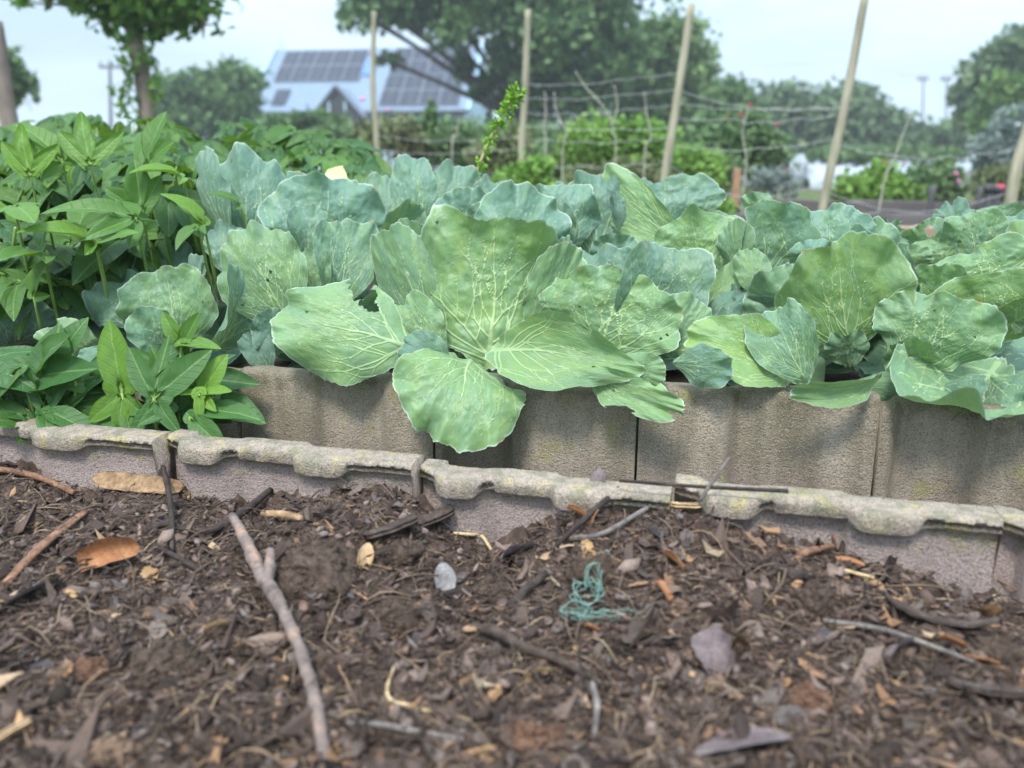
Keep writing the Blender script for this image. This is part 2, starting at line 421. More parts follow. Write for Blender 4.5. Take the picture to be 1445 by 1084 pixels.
# ------------------------------------------------------------------ wall blocks
def prof(keys, u):
    k = np.array(keys); return np.interp(u, k[:, 0], k[:, 1])
BACK_P = [(0, 0), (.05, -.001), (.09, -.027), (.36, -.029), (.39, .004), (.48, .005), (.80, .003), (.90, -.006), (1, -.007)]
BACK_Q = [(0, -.003), (.08, .001), (.38, .002), (.43, -.020), (.70, -.021), (.78, .002), (1, .002)]
FRONT_P = [(0, -.034), (.085, -.034), (.10, -.002), (.16, .004), (.27, .0), (.33, -.016), (.545, -.020), (.565, -.002), (.62, .004), (.76, 0), (.82, -.004), (1, -.006)]
def nose(u): return np.exp(-((u - .185) / .088) ** 8) + np.exp(-((u - .66) / .10) ** 8)
def block(name, label, group, A, B, dz, H, style, seed, batter=0.0, dy=0.0):
    """A, B: world points of the top front edge at the two ends"""
    A, B = np.array(A), np.array(B); A[2] += dz; B[2] += dz
    ex = B - A; Wd = np.linalg.norm(ex); ex = ex / Wd
    ey = unit(np.cross(ex, [0, 0, 1]));                       # towards the camera
    if ey[1] > 0: ey = -ey
    A = A + ey * dy
    nu = 150; u = np.linspace(0, 1, nu)
    if style == 'front':
        p = prof(FRONT_P, u) + .0015 * fbm(u[:, None] * [9, 0] + seed, seed)
        r = np.maximum(p + .010, -.004) * .8 + .002 + .0065 * nose(u) + .0008 * fbm(u[:, None] * [34, 0] + seed, seed + 9, 2)
        r[u < .09] = np.interp(u[u < .09], [0, .09], [-.022, -.004])
        k = np.ones(5) / 5; r = np.convolve(np.pad(r, 2, 'edge'), k, 'valid')
        zb = -.015 - .010 * nose(u) + .0009 * fbm(u[:, None] * [26, 0] + seed, seed + 4, 3) - .004 * (u > .33) * (u < .55)
        secs = [(p, np.full(nu, z)) for z in np.linspace(-H, -.060, 14)]
        secs += [(p, zb - .010), (p + .004, zb - .002), (r - .0015, zb - .0006), (r, zb + .002), (r + .0005, zb + .010), (r + .001, np.full(nu, -.006)),
                 (r - .002, np.full(nu, -.001)), (r - .006, np.full(nu, 0.0005)), (p * .5 - .022, np.full(nu, .001)), (p * .5 - .036, np.full(nu, 0.0)), (p * .5 - .044, np.full(nu, -.004)), (p * .5 - .048, np.full(nu, -.02)),
                 (p * .5 - .050, np.full(nu, -H))]
    else:
        p = prof(BACK_P if style == 'back' else BACK_Q, u)
        k = np.ones(5) / 5; p = np.convolve(np.pad(p, 2, 'edge'), k, 'valid')
        top = .004 * fbm(u[:, None] * [7, 0] + seed * 3, seed, 3) + .003 * (p > 0)
        secs = [(p, np.full(nu, z)) for z in np.linspace(-H, -.02, 26)]
        secs += [(p, top - .010), (p - .002, top - .004), (p - .007, top), (p - .022, top + .001), (p - .040, top - .001), (p - .047, top - .006), (p - .050, top - .03), (p - .050, np.full(nu, -H))]
    V = []
    for off, z in secs:
        V.append(u[:, None] * Wd * ex + (off - batter * z)[:, None] * ey + z[:, None] * np.array([0, 0, 1.]))
    V = np.array(V); m = len(secs)
    W_ = (A + V).reshape(-1, 3)
    V = V + ey * ((.0011 if style == 'front' else .0012) * fbm(W_ * 75, 5, 5, .6) + (.0011 if style == 'front' else .0004) * fbm(W_ * 210, 8, 2) + .0012 * fbm(W_ * 12, 6, 3)).reshape(m, nu, 1) + np.array([0, 0, .0011]) * fbm(W_ * 90, 9, 3).reshape(m, nu, 1)
    V[:, 0] += ex * .0015; V[:, -1] -= ex * .0022              # an open joint to the next block
    Fq = grid_faces(m, nu)
    Vf = V.reshape(-1, 3); c = np.arange(m) * nu
    # end caps as fans
    nV = len(Vf); Vf = np.concatenate([Vf, [V[:, 0].mean(0)], [V[:, -1].mean(0)]])
    t0 = np.stack([np.full(m - 1, nV), c[1:], c[:-1]], -1); t1 = np.stack([np.full(m - 1, nV + 1), c[:-1] + nu - 1, c[1:] + nu - 1], -1)
    o = mk(name, Vf, [Fq, t0, t1], M_FRONT if style == 'front' else M_BACK)
    o.location = tuple(A)
    return setp(o, label, 'wall block', group)
GB, GF = 'concrete blocks of the upper wall', 'concrete blocks of the lower wall'
xb = [-300, 20, 333, 612, 902, 1245, 1640, 2110]
lb = ['upper wall block farthest from the camera, hidden behind the broad-leaved plants',
      'mossy upper wall block behind the sprouting green broad leaves',
      'upper wall block with a yellow moss stain, left of the drooping cabbage leaf',
      'upper wall block half covered by the round cabbage leaf hanging over its edge',
      'speckled brown upper wall block with wide dark stains, between two open joints',
      'dark olive stained upper wall block under the rightmost front cabbage',
      'last upper wall block, past the rightmost cabbage']
for i in range(7):
    A, B = lineat(b0, b1, xb[i]), lineat(b0, b1, xb[i + 1])
    block('wall_block', lb[i], GB, A, B, (.0, -.004, 0, .004, .004, -.003, 0)[i], .34, 'back' if i != 2 and i != 4 else 'back2', 20 + i, .05, (0, 0, 0, 0, -.003, .004, 0)[i])
xf = [-145, 222, 584, 949, 1420, 1900, 2480]
lf = ['lower wall block beside the flat bark strip, its rim cut by the left picture edge',
      'lower wall block behind the pale bark slab, yellow lichen along its rim',
      'lower wall block with the bare pinkish face below the hanging cabbage leaf',
      'lower wall block with bright yellow-green lichen under its rim',
      'lower wall block at the right picture edge, sloping down into the compost',
      'last lower wall block, past the right picture edge']
for i in range(6):
    A, B = lineat(f0, f1, xf[i]), lineat(f0, f1, xf[i + 1])
    block('wall_block', lf[i], GF, A, B, (.001, 0, -.009, -.001, -.003, 0)[i], .30, 'front', 40 + i, .06, (.004, 0, .003, -.006, 0, 0)[i])

# ------------------------------------------------------------------ compost heap in front of the lower wall
ct = np.array([(-300, 640), (0, 652), (60, 668), (130, 692), (200, 692), (300, 704), (350, 712), (420, 700), (500, 690), (560, 692), (600, 716), (640, 748), (690, 772), (740, 756), (780, 735), (820, 706), (900, 712), (950, 730), (1000, 732),
               (1050, 752), (1120, 765), (1200, 786), (1280, 808), (1350, 838), (1445, 858), (1700, 900)], float)
def on_wall(px, py, off=.006):
    nrm = unit(np.cross(f1 - f0, [0, 0, 1.])); nrm = nrm if nrm[1] < 0 else -nrm
    d = ray(px, py); return CAMP + d * (np.dot(f0 + nrm * off - CAMP, nrm) / np.dot(d, nrm))
cw = np.array([on_wall(*c) for c in ct])
def heap_z(x, y, rough=True):
    x = np.asarray(x, float); y = np.asarray(y, float)
    q = wall_y(f0, f1, x) - y
    zw = np.interp(x, cw[:, 0], cw[:, 2]) - .008
    zw = np.minimum(zw, CZ - .424)
    z = zw + (CZ - .485 - zw) * sstep(0, .30, q)
    P = np.stack([x, y], -1)
    z = z + .014 * fbm(P * 7, 11, 2) * sstep(0.02, .2, q)
    if rough:
        n2 = fbm(P * 26, 13, 2); n3 = fbm(P * 75, 17, 2)
        z = z + .019 * (1 - np.abs(n2) * 2.2) * .6 + .011 * n3 + .0045 * fbm(P * 220, 19, 2)
    return z
def soil_at(px, py, lift=0.0):
    d = ray(px, py); lo, hi = .2, 2.2
    ts = np.linspace(.25, 1.9, 400); P = CAMP + d * ts[:, None]
    hit = np.nonzero(P[:, 2] <= heap_z(P[:, 0], P[:, 1], False) + .006)[0]
    t = ts[hit[0]] if len(hit) else 1.2
    p = CAMP + d * t; return p + np.array([0, 0, lift])
nx, ny = 720, 300
xs = np.linspace(-1.45, 1.45, nx); vv = np.linspace(0, 1, ny)
X = np.repeat(xs[:, None], ny, 1); Y0 = .32; Y = Y0 + (wall_y(f0, f1, X) + .01 - Y0) * vv[None]
Z = heap_z(X, Y)
S = np.stack([X, Y, Z], -1).reshape(-1, 3)
setp(mk('compost_ground', S, grid_faces(nx, ny), M_SOIL), kind='structure')

# loose litter: fibres, crumbs, chips and leaf scraps nobody could count
rng = np.random.default_rng(5)
def scatter(n, ylo=.50):
    v = rng.random(n * 3); y = ylo * (1.42 / ylo) ** v                # denser towards the camera
    x = (rng.random(n * 3) * 2 - 1) * (.74 * y + .16)
    ok = (y < wall_y(f0, f1, x) - .012); x, y = x[ok][:n], y[ok][:n]
    return np.stack([x, y, heap_z(x, y)], -1)
def rot_rand(n, tilt):
    """random frames (n,3,3): rows are axes; tilt = how far z leans"""
    a = rng.random(n) * 2 * math.pi; nz = np.stack([rng.normal(0, tilt, n), rng.normal(0, tilt, n), np.ones(n)], -1); nz /= np.linalg.norm(nz, axis=1)[:, None]
    ux = np.stack([np.cos(a), np.sin(a), np.zeros(n)], -1); ux -= nz * (ux * nz).sum(1)[:, None]; ux /= np.linalg.norm(ux, axis=1)[:, None]
    return np.stack([ux, np.cross(nz, ux), nz], 1)
def place(local, Rm, pos): return (np.einsum('nki,nij->nkj', local, Rm) + pos[:, None]).reshape(-1, 3)
def rep(Fc, n, k): return (np.asarray(Fc)[None] + (np.arange(n) * k)[:, None, None]).reshape(-1, np.asarray(Fc).shape[1])
def crumbs(n, smin, smax):
    V, Fc = ICO1; s = smin * (smax / smin) ** (rng.random(n) ** 2.2)
    L = V[None] * (1 + rng.normal(0, .30, (n, len(V), 1))) * s[:, None, None] * (1 + rng.normal(0, .25, (n, 1, 3))) * np.array([1.5, 1.0, .65])
    P = scatter(n); P[:, 2] += s * .3
    return place(L, rot_rand(n, .6), P), [rep(Fc, n, len(V))]
def fibres(n, l0, l1, r0, r1):
    k = 5; t = np.linspace(-1, 1, k); ln = l0 * (l1 / l0) ** rng.random(n); r = r0 + (r1 - r0) * rng.random(n) ** 2
    bend, bend2 = rng.normal(0, .15, n), rng.normal(0, .09, n)
    ax = np.stack([t[None] * ln[:, None] / 2, (bend[:, None] * (t ** 2 - .4) + bend2[:, None] * np.sin(3 * t)) * ln[:, None] / 2, np.abs(rng.normal(0, .12, n))[:, None] * (1 - t ** 2) * ln[:, None]], -1)
    ang = np.arange(3) / 3 * 2 * math.pi; rr = r[:, None] * (1 - .5 * np.abs(t))
    L = ax[:, :, None, :] + rr[:, :, None, None] * np.stack([np.zeros(3), np.cos(ang), np.sin(ang)], -1)[None, None]
    q = np.array([[i * 3 + j, i * 3 + (j + 1) % 3, i * 3 + 3 + (j + 1) % 3, i * 3 + 3 + j] for i in range(k - 1) for j in range(3)])
    P = scatter(n); P[:, 2] += r + .002
    return place(L.reshape(n, k * 3, 3), rot_rand(n, .35), P), [rep(q, n, k * 3)]
def chips(n, s0, s1, th):
    """thin irregular slabs: 6-cornered outline, bent"""
    k = 6; a = np.arange(k) / k * 2 * math.pi; s = s0 * (s1 / s0) ** (rng.random(n) ** 1.6); el = 1 + rng.random(n) * 1.8
    rad = .5 * (1 + rng.normal(0, .22, (n, k)))
    x = rad * np.cos(a) * (s * el)[:, None]; y = rad * np.sin(a) * (s / np.sqrt(el))[:, None]
    zb = rng.normal(0, .5, n)[:, None] * x * x / s[:, None] + rng.normal(0, .06, (n, k)) * s[:, None]
    top = np.stack([x, y, zb + th * s[:, None]], -1); bot = np.stack([x * .94, y * .94, zb - th * s[:, None]], -1)
    ctr = np.stack([x.mean(1), y.mean(1), zb.mean(1) + th * s * 1.4], -1)[:, None]
    L = np.concatenate([top, bot, ctr], 1)
    q = np.array([[k + i, k + (i + 1) % k, (i + 1) % k, i] for i in range(k)]); t3 = np.array([[i, (i + 1) % k, 2 * k] for i in range(k)])
    P = scatter(n); P[:, 2] += .003
    return place(L, rot_rand(n, .55), P), [rep(q, n, 2 * k + 1), rep(t3, n, 2 * k + 1)]
def scraps(n, s0, s1):
    """torn curled bits of dead leaf"""
    k = 5; g = np.linspace(-1, 1, k); u, v = np.meshgrid(g, g, indexing='ij'); s = s0 * (s1 / s0) ** (rng.random(n) ** 1.5)
    w_ = np.cos(u * 1.25) ** .6
    x = np.broadcast_to(u, (n, k, k)) * (1 + rng.random(n) * .9)[:, None, None] * .5; y = v * w_ * .5 * (1 + rng.normal(0, .15, (n, k, k)))
    z = rng.normal(0, .45, n)[:, None, None] * y * y * 2 + rng.normal(0, .3, n)[:, None, None] * x * x + rng.normal(0, .05, (n, k, k))
    L = np.stack([x, y, z], -1).reshape(n, k * k, 3) * s[:, None, None]
    P = scatter(n); P[:, 2] += .004
    return place(L, rot_rand(n, .55), P), [rep(grid_faces(k, k), n, k * k)]
DARK = [(0, (0.020, 0.014, 0.010)), (.25, (0.048, 0.032, 0.026)), (.5, (0.104, 0.070, 0.056)), (.72, (0.156, 0.108, 0.087)), (.92, (0.235, 0.172, 0.142)), (1, (0.12, 0.11, 0.11))]
CHIPC = [(0, (0.018, 0.013, 0.011)), (.30, (0.058, 0.038, 0.030)), (.64, (0.120, 0.082, 0.065)), (.84, (0.195, 0.145, 0.120)), (.91, (0.23, 0.13, 0.075)), (.96, (0.40, 0.23, 0.12)), (1, (0.34, 0.27, 0.18))]
FIB = [(0, (0.018, 0.013, 0.011)), (.35, (0.066, 0.044, 0.034)), (.6, (0.138, 0.094, 0.070)), (.86, (0.18, 0.128, 0.095)), (.95, (0.27, 0.185, 0.11)), (1, (0.40, 0.30, 0.18))]
LEAFC = [(0, (0.040, 0.027, 0.021)), (.35, (0.085, 0.066, 0.055)), (.6, (0.160, 0.125, 0.105)), (.75, (0.085, 0.080, 0.085)), (.93, (0.21, 0.115, 0.06)), (1, (0.35, 0.22, 0.10))]
M_CRUMB, M_CHIP = litter_mat('compost_crumbs', DARK), litter_mat('bark_chips', CHIPC, .8, 300)
M_FIB, M_SCRAP = litter_mat('plant_fibres', FIB, .8, 200), litter_mat('dead_leaf_scraps', LEAFC, .7, 160)
for nm, mat, pieces in (('compost_crumbs', M_CRUMB, [crumbs(24000, .0010, .0055), crumbs(160, .006, .012)]),
                        ('bark_litter', M_CHIP, [chips(4200, .004, .014, .10), chips(420, .012, .026, .07)]),
                        ('fibre_litter', M_FIB, [fibres(34000, .006, .036, .0003, .0009), fibres(1500, .03, .08, .0005, .0016), fibres(650, .03, .085, .0009, .0022)]),
                        ('leaf_litter', M_SCRAP, [scraps(1200, .006, .021)])):
    m = MB()
    for V, Fs in pieces: m.add(V, Fs)
    setp(m.build(nm, mat, None, nm not in ('bark_litter',)), kind='stuff')

# pieces large enough to name, one by one
def woody(name, c1, c2, c3=None, sc=60):
    t = NT(name); o = t.pos(); n = t.noise(sc, 5, o, .65); n2 = t.noise(sc * 6, 3, o)
    c = t.ramp(n, [(.28, c1), (.55, c2), (.75, c3 or c2)]); c = t.mix(t.ramp(n2, [(.5, 0), (.75, .6)]), c, tuple(x * .35 for x in c1))
    return t.fin(c, .85, .25, t.bump(t.math('ADD', n, n2), .8, .002))
W_DARK = woody('dark_wet_twig', (0.016, 0.012, 0.012), (0.045, 0.033, 0.028), (0.085, 0.066, 0.055))
W_GREY = woody('grey_weathered_twig', (0.07, 0.06, 0.055), (0.165, 0.14, 0.125), (0.25, 0.22, 0.19))
W_RED = woody('reddish_bark', (0.085, 0.042, 0.026), (0.215, 0.115, 0.07), (0.31, 0.19, 0.12))
W_PALE = woody('pale_wood', (0.10, 0.062, 0.036), (0.30, 0.19, 0.105), (0.46, 0.33, 0.21))
W_FORK = woody('peeling_grey_stick', (0.085, 0.066, 0.06), (0.19, 0.145, 0.125), (0.40, 0.22, 0.125), 26)
W_STRAW = woody('dry_straw', (0.36, 0.26, 0.13), (0.50, 0.38, 0.21), (0.60, 0.48, 0.30))
W_BARK = woody('rough_brown_bark', (0.022, 0.016, 0.013), (0.075, 0.054, 0.043), (0.135, 0.10, 0.085), 90)
D_ORANGE = woody('orange_dead_leaf', (0.20, 0.085, 0.036), (0.34, 0.155, 0.07), (0.45, 0.24, 0.125), 60)
D_GREY = woody('grey_dead_leaf', (0.10, 0.09, 0.085), (0.22, 0.205, 0.20), (0.34, 0.33, 0.32), 60)
D_TAN = woody('tan_dead_leaf', (0.27, 0.17, 0.085), (0.43, 0.29, 0.165), (0.52, 0.38, 0.24), 45)
D_PURP = woody('purple_brown_dead_leaf', (0.075, 0.055, 0.055), (0.15, 0.115, 0.115), (0.21, 0.175, 0.17), 45)
def clod_mat(name, c1, c2, c3):
    t = NT(name); o = t.pos(); n = t.noise(80, 6, o, .7); n2 = t.noise(400, 4, o, .7)
    return t.fin(t.mix(t.ramp(n2, [(.5, 0), (.72, .6)]), t.ramp(n, [(.3, c1), (.5, c2), (.72, c3)]), (0.19, 0.14, 0.11)), .95, .12, t.bump(t.math('ADD', n, n2), 1, .004))
C_BROWN = clod_mat('brown_clod', (0.028, 0.020, 0.015), (0.085, 0.060, 0.045), (0.15, 0.112, 0.088))
C_RED = clod_mat('reddish_clod', (0.055, 0.028, 0.018), (0.16, 0.085, 0.055), (0.24, 0.15, 0.10))
C_TAN = clod_mat('tan_clod', (0.13, 0.085, 0.06), (0.26, 0.17, 0.115), (0.36, 0.25, 0.17))
def stick(name, label, cat, pts, wpx, mat, sides=9, rough=.18, seed=1, n=None, group=None, build=True, flat=1.0):
    """pts: (px, py, lift above the heap in m)"""
    P = [soil_at(a, b) + np.array([0, 0, l]) for a, b, l in pts]
    wpx = [wpx] * len(pts) if np.ndim(wpx) == 0 else wpx
    rr = [ww / 2 / ppm(p) for ww, p in zip(wpx, P)]
    V, Fs = tube(P, rr, sides, n or 10 + 7 * len(P), rough, seed, flat)
    if not build: return V, Fs
    return setp(mk(name, V, Fs, mat, None, None, True, P[0]), label, cat, group)
def flatpiece(name, label, cat, c, size, mat, yaw, tilt=.3, roll=.0, curl=.3, shape='leaf', seed=1, lift=.006, th=.0, group=None):
    """a leaf, chip or slab lying on the heap: c=(px,py) of its middle, size=(length,width) in px"""
    p = soil_at(*c, lift); k = ppm(p); L, W_ = size[0] / k, size[1] / k
    nu, nv = 26, 13; u = np.linspace(-1, 1, nu)[:, None] * np.ones((1, nv)); v = np.ones((nu, 1)) * np.linspace(-1, 1, nv)[None]
    if shape == 'leaf': ww = np.clip(np.cos(u * 1.5), 0, 1) ** .7 * (1 + .25 * u)
    elif shape == 'torn': ww = np.clip(1 - np.abs(u) ** 5, 0, 1) ** .5 * (1 + .35 * fbm(np.stack([u * 2, v * .6], -1) + seed, seed, 3))
    else: ww = np.clip(1 - np.abs(u) ** 12, 0, 1) ** .5 * (1 + .18 * fbm(np.stack([u * 3, v], -1) + seed, seed, 3))
    x = u * L / 2; y = v * ww * W_ / 2
    z = curl * (y * y / max(W_, 1e-4) * 2 - x * x / L * .9) + .03 * L * fbm(np.stack([u * 1.6, v * 1.6], -1) + seed * 3, seed, 3)
    Lc = np.stack([x, y, z], -1).reshape(-1, 3)
    Rm = np.array(Matrix.Rotation(yaw, 3, 'Z') @ Matrix.Rotation(tilt, 3, 'Y') @ Matrix.Rotation(roll, 3, 'X'))
    fq = grid_faces(nu, nv)
    if th:
        T = th * (1 - (np.abs(v) ** 6) * .6).reshape(-1)
        A, B = Lc.copy(), Lc.copy(); A[:, 2] += T / 2 + .12 * th * fbm(Lc * 300, seed, 2); B[:, 2] -= T / 2
        N = nu * nv; i = np.arange(nu - 1); j = np.arange(nv - 1); e = []
        e.append(np.stack([i * nv, (i + 1) * nv, (i + 1) * nv + N, i * nv + N], -1)); e.append(np.stack([i * nv + nv - 1, i * nv + nv - 1 + N, (i + 1) * nv + nv - 1 + N, (i + 1) * nv + nv - 1], -1))
        e.append(np.stack([j, j + N, j + 1 + N, j + 1], -1)); b_ = (nu - 1) * nv; e.append(np.stack([b_ + j, b_ + j + 1, b_ + j + 1 + N, b_ + j + N], -1))
        Lc = np.concatenate([A, B]); fq = np.concatenate([fq, fq[:, ::-1] + N] + e)
    return setp(mk(name, Lc @ Rm.T + p, fq, mat, None, None, True, p), label, cat, group)
def clod(name, label, c, size, mat, seed, lift=0.0, amp=.35, sub=4):
    p = soil_at(*c, lift); k = ppm(p)
    V, Fc = lump(p, (size[0] / 2 / k, size[0] / 2 / k * .8, size[1] / 2 / k), seed, sub, amp, 1.5)
    V = V + (.13 * size[1] / k * fbm((V - p) * 130, seed + 3, 5, .65))[:, None] * np.array([.6, .6, 1])
    m = MB().add(V, Fc); r_ = np.random.default_rng(seed); up_ = np.nonzero(V[:, 2] > p[2] - .1 * size[1] / k)[0]
    for q in r_.choice(up_, 240):
        sz = r_.uniform(.0010, .0030) * (1 + 1.5 * r_.random() ** 6); m.add(V[q] + ICO1[0] * sz * (1 + r_.normal(0, .3, (12 if len(ICO1[0]) == 12 else len(ICO1[0]), 1))) * r_.uniform(.6, 1.5, 3), ICO1[1])
    V, Fc = m.out()
    return setp(mk(name, V, Fc, mat, None, None, True, p), label, 'clod')
# forked stick standing out of the heap towards the camera
Vf, Ff = stick('', '', '', [(462, 1100, .010), (446, 1010, .016), (425, 945, .022), (398, 885, .026), (372, 845, .030), (350, 800, .036), (332, 772, .042)], [20, 20, 17, 19, 21, 17, 12], W_FORK, 12, .34, 3, 70, build=False)
V2, F2 = stick('', '', '', [(378, 860, .028), (384, 842, .036), (386, 826, .046)], [20, 17, 11], W_FORK, 10, .25, 5, 14, build=False)
m = MB().add(Vf, Ff).add(V2, F2)
setp(m.build('forked_stick', W_FORK, None, True, soil_at(462, 1100)), 'thick peeling grey stick with a short forked stub, leaning across the near compost', 'stick')
stick('bark_strip', 'long flat reddish bark strip lying on compost near the grey dead leaf', 'bark strip', [(8, 836, .010), (60, 786, .014), (122, 733, .012)], [14, 17, 13], W_RED, 8, .12, 7, 20, flat=.45)
stick('twig', 'brown twig lying against the foot of the lower wall, left of the pale bark slab', 'twig', [(-20, 668, .010), (50, 682, .012), (106, 703, .008)], [9, 9, 8], W_RED, 8, .12, 8)
stick('twig', 'thin dark twig standing upright in front of the pale bark slab', 'twig', [(243, 782, .004), (245, 752, .022), (240, 716, .030), (234, 694, .040)], [7, 8, 8, 7], W_DARK, 8, .15, 9)
stick('twig', 'dark curved branching twig between the bark slab and the brown clod', 'twig', [(188, 768, .008), (235, 752, .012), (285, 765, .012), (335, 742, .014), (384, 706, .016)], [7, 9, 11, 12, 9], W_DARK, 8, .2, 10)
stick('twig', 'slender dark twig running under the curved branching one', 'twig', [(186, 769, .004), (230, 784, .008), (284, 815, .008)], [7, 8, 7], W_DARK, 8, .15, 11)
pa, pb = lineat(f0, f1, 872) + np.array([0, -.010, .009]), lineat(f0, f1, 1106) + np.array([0, -.012, .017])
V, Fs = tube([pa, (pa + pb) / 2 + [0, 0, -.0015], pb], [.0022, .0024, .0028], 8, 24, .08, 4)
setp(mk('thin_rod', V, Fs, W_DARK, None, None, True, pa), 'thin straight dark rod lying along the rim of the lower wall', 'rod')
pa = lineat(f0, f1, 984) + np.array([0, -.018, -.004]); pb = pa + np.array([.034, .01, .052])
V, Fs = tube([pa, pa + [.010, 0, .020], pa + [.020, 0, .036], pb], [.0026, .0024, .002, .0013], 7, 20, .2, 6)
setp(mk('twig', V, Fs, W_GREY, None, None, True, pa), 'grey twig sticking up beside the thin rod on the wall', 'twig')
stick('twig', 'dark straight twig rising from the compost up to the lower wall', 'twig', [(768, 793, .006), (820, 752, .014), (872, 712, .022)], [6, 9, 8], W_DARK, 8, .12, 13)
stick('twig', 'grey-brown twig crossing the heap below the orange bark flakes', 'twig', [(800, 768, .008), (850, 766, .012), (912, 734, .016)], [7, 8, 7], W_GREY, 8, .12, 14)
stick('twig', 'short pale barkless twig beside the curved dark twig', 'twig', [(372, 735, .010), (400, 738, .012), (428, 742, .010)], [11, 12, 10], W_PALE, 8, .15, 15)
stick('root', 'long curved brown root winding across the middle of the compost', 'root', [(640, 896, .006), (690, 905, .014), (735, 928, .014), (790, 948, .012), (850, 975, .008)], [10, 16, 15, 11, 7], W_BARK, 9, .22, 16, 50)
stick('stick', 'charred dark stick slanting up behind the green string', 'stick', [(718, 868, .008), (745, 845, .014), (772, 826, .016)], [14, 15, 11], W_DARK, 9, .3, 17)
stick('straw', 'bent pale straw lying alone in the near compost', 'straw', [(556, 955, .010), (547, 985, .010), (553, 1002, .010), (578, 1012, .012), (608, 1018, .010)], [4, 5, 6, 6, 5], W_STRAW, 7, .1, 18, 30)
stick('stick', 'long thin grey stick near the lower picture edge', 'stick', [(490, 1034, .010), (540, 1040, .012), (600, 1052, .012), (655, 1058, .010)], [7, 9, 10, 8], W_GREY, 8, .15, 19)
stick('straw', 'knotted pale straw at the foot of the bare pinkish wall face', 'straw', [(640, 760, .008), (664, 768, .014), (680, 770, .014), (697, 788, .006)], [4, 5, 6, 4], W_STRAW, 7, .2, 20, 26)
stick('stick', 'thick dark wrinkled stick curving below the lichen-covered wall block', 'stick', [(1086, 800, .008), (1100, 818, .012), (1122, 826, .012), (1146, 822, .010)], [15, 18, 18, 13], W_DARK, 10, .25, 21, 34)
stick('bark_splinter', 'reddish bark splinter pointing up to the dark shard by the wall', 'splinter', [(1114, 806, .010), (1140, 794, .014), (1174, 784, .012)], [9, 12, 7], W_RED, 8, .2, 22)
stick('bark_splinter', 'orange-brown flat splinter lying beside the wrinkled stick', 'splinter', [(1178, 799, .010), (1196, 803, .012), (1218, 808, .010)], [10, 13, 10], D_ORANGE, 8, .2, 23, flat=.5)
stick('bark_splinter', 'pale straw-coloured splinter above the dark wet compost on the right slope', 'splinter', [(1190, 816, .010), (1232, 827, .010)], [6, 5], W_STRAW, 7, .1, 24)
stick('rootlet', 'hair-thin brown rootlet lying against the wall above the right slope', 'rootlet', [(1308, 822, .014), (1360, 822, .016), (1400, 834, .016), (1440, 850, .012)], [3, 3, 3, 2.5], W_RED, 6, .1, 25, 24)
stick('stick', 'long grey stick slanting through the leaf shards at right', 'stick', [(1160, 890, .012), (1240, 905, .014), (1300, 925, .014), (1372, 950, .012)], [7, 8, 7, 6], W_GREY, 8, .12, 26, 34)
stick('twig', 'bare grey twig lying below the green string, pointing downhill', 'twig', [(835, 980, .012), (842, 1010, .012), (838, 1056, .010)], [9, 10, 8], W_GREY, 8, .15, 27)
stick('twig', 'thin brown twig standing against the lichen-covered rim', 'twig', [(1182, 782, .006), (1166, 760, .022), (1152, 738, .036)], [3.5, 4, 3.5], W_RED, 7, .15, 28)
stick('twig', 'short black twig poking up beside the thin brown one', 'twig', [(1186, 786, .006), (1190, 772, .014), (1196, 758, .022)], [7, 6, 4], W_DARK, 7, .2, 29)
# bark, leaves, chips
flatpiece('bark_slab', 'pale weathered bark slab resting against the lower wall', 'bark', (198, 700), (146, 26), W_PALE, R(-12), .02, R(48), -.05, 'torn', 3, .020, .006)
flatpiece('bark_chunk', 'square dark brown bark chunk leaning in the heap, ridged like a log', 'bark', (552, 760), (78, 50), W_BARK, R(28), R(-10), R(-25), -.08, 'slab', 5, .014, .012)
flatpiece('bark_chunk', 'narrow dark bark chunk with a broken pointed end by the wall gap', 'bark', (610, 744), (66, 32), W_BARK, R(34), R(-8), R(-15), -.08, 'slab', 6, .014, .012)
flatpiece('bark_chunk', 'pale orange wood chunk at the foot of the wall below the thin rod', 'bark', (972, 726), (58, 20), D_TAN, R(4), 0, R(-25), -.2, 'slab', 8, .012, .008)
flatpiece('curled_leaf', 'curled orange dead leaf standing on edge in the compost', 'dead leaf', (152, 806), (84, 34), D_ORANGE, R(20), R(-10), R(55), 1.1, 'torn', 9, .022)
flatpiece('dead_leaf', 'large grey papery dead leaf at the left edge of the heap', 'dead leaf', (36, 853), (105, 62), D_GREY, R(52), R(-6), R(-22), .25, 'leaf', 10, .012)
flatpiece('dead_leaf', 'upright tan dead leaf stuck in the compost below the bark chunks', 'dead leaf', (515, 806), (54, 22), D_TAN, R(74), R(-50), R(25), .8, 'leaf', 11, .014)
flatpiece('dead_leaf', 'pointed silver-grey dead leaf standing beside the charred stick', 'dead leaf', (628, 842), (58, 30), D_GREY, R(100), R(-55), R(8), .4, 'leaf', 12, .018)
flatpiece('dead_leaf', 'small purple-grey dead leaf leaning upright on the wall rim', 'dead leaf', (843, 706), (46, 22), D_PURP, R(70), R(-70), R(5), .4, 'leaf', 13, .022)
flatpiece('dead_leaf', 'dull brown dead leaf lying flat below the pale straw knot', 'dead leaf', (735, 790), (62, 40), D_PURP, R(10), R(-8), R(-30), .4, 'torn', 14, .012)
flatpiece('dead_leaf', 'broad dark grey dead leaf at the bottom of the picture', 'dead leaf', (1045, 1068), (150, 60), D_PURP, R(10), R(-4), R(-18), .2, 'leaf', 15, .016)
flatpiece('dead_leaf', 'yellow-tan leaf scrap beside the forked stick', 'dead leaf', (306, 903), (40, 30), D_TAN, R(30), R(-10), R(-45), .4, 'torn', 16, .014)
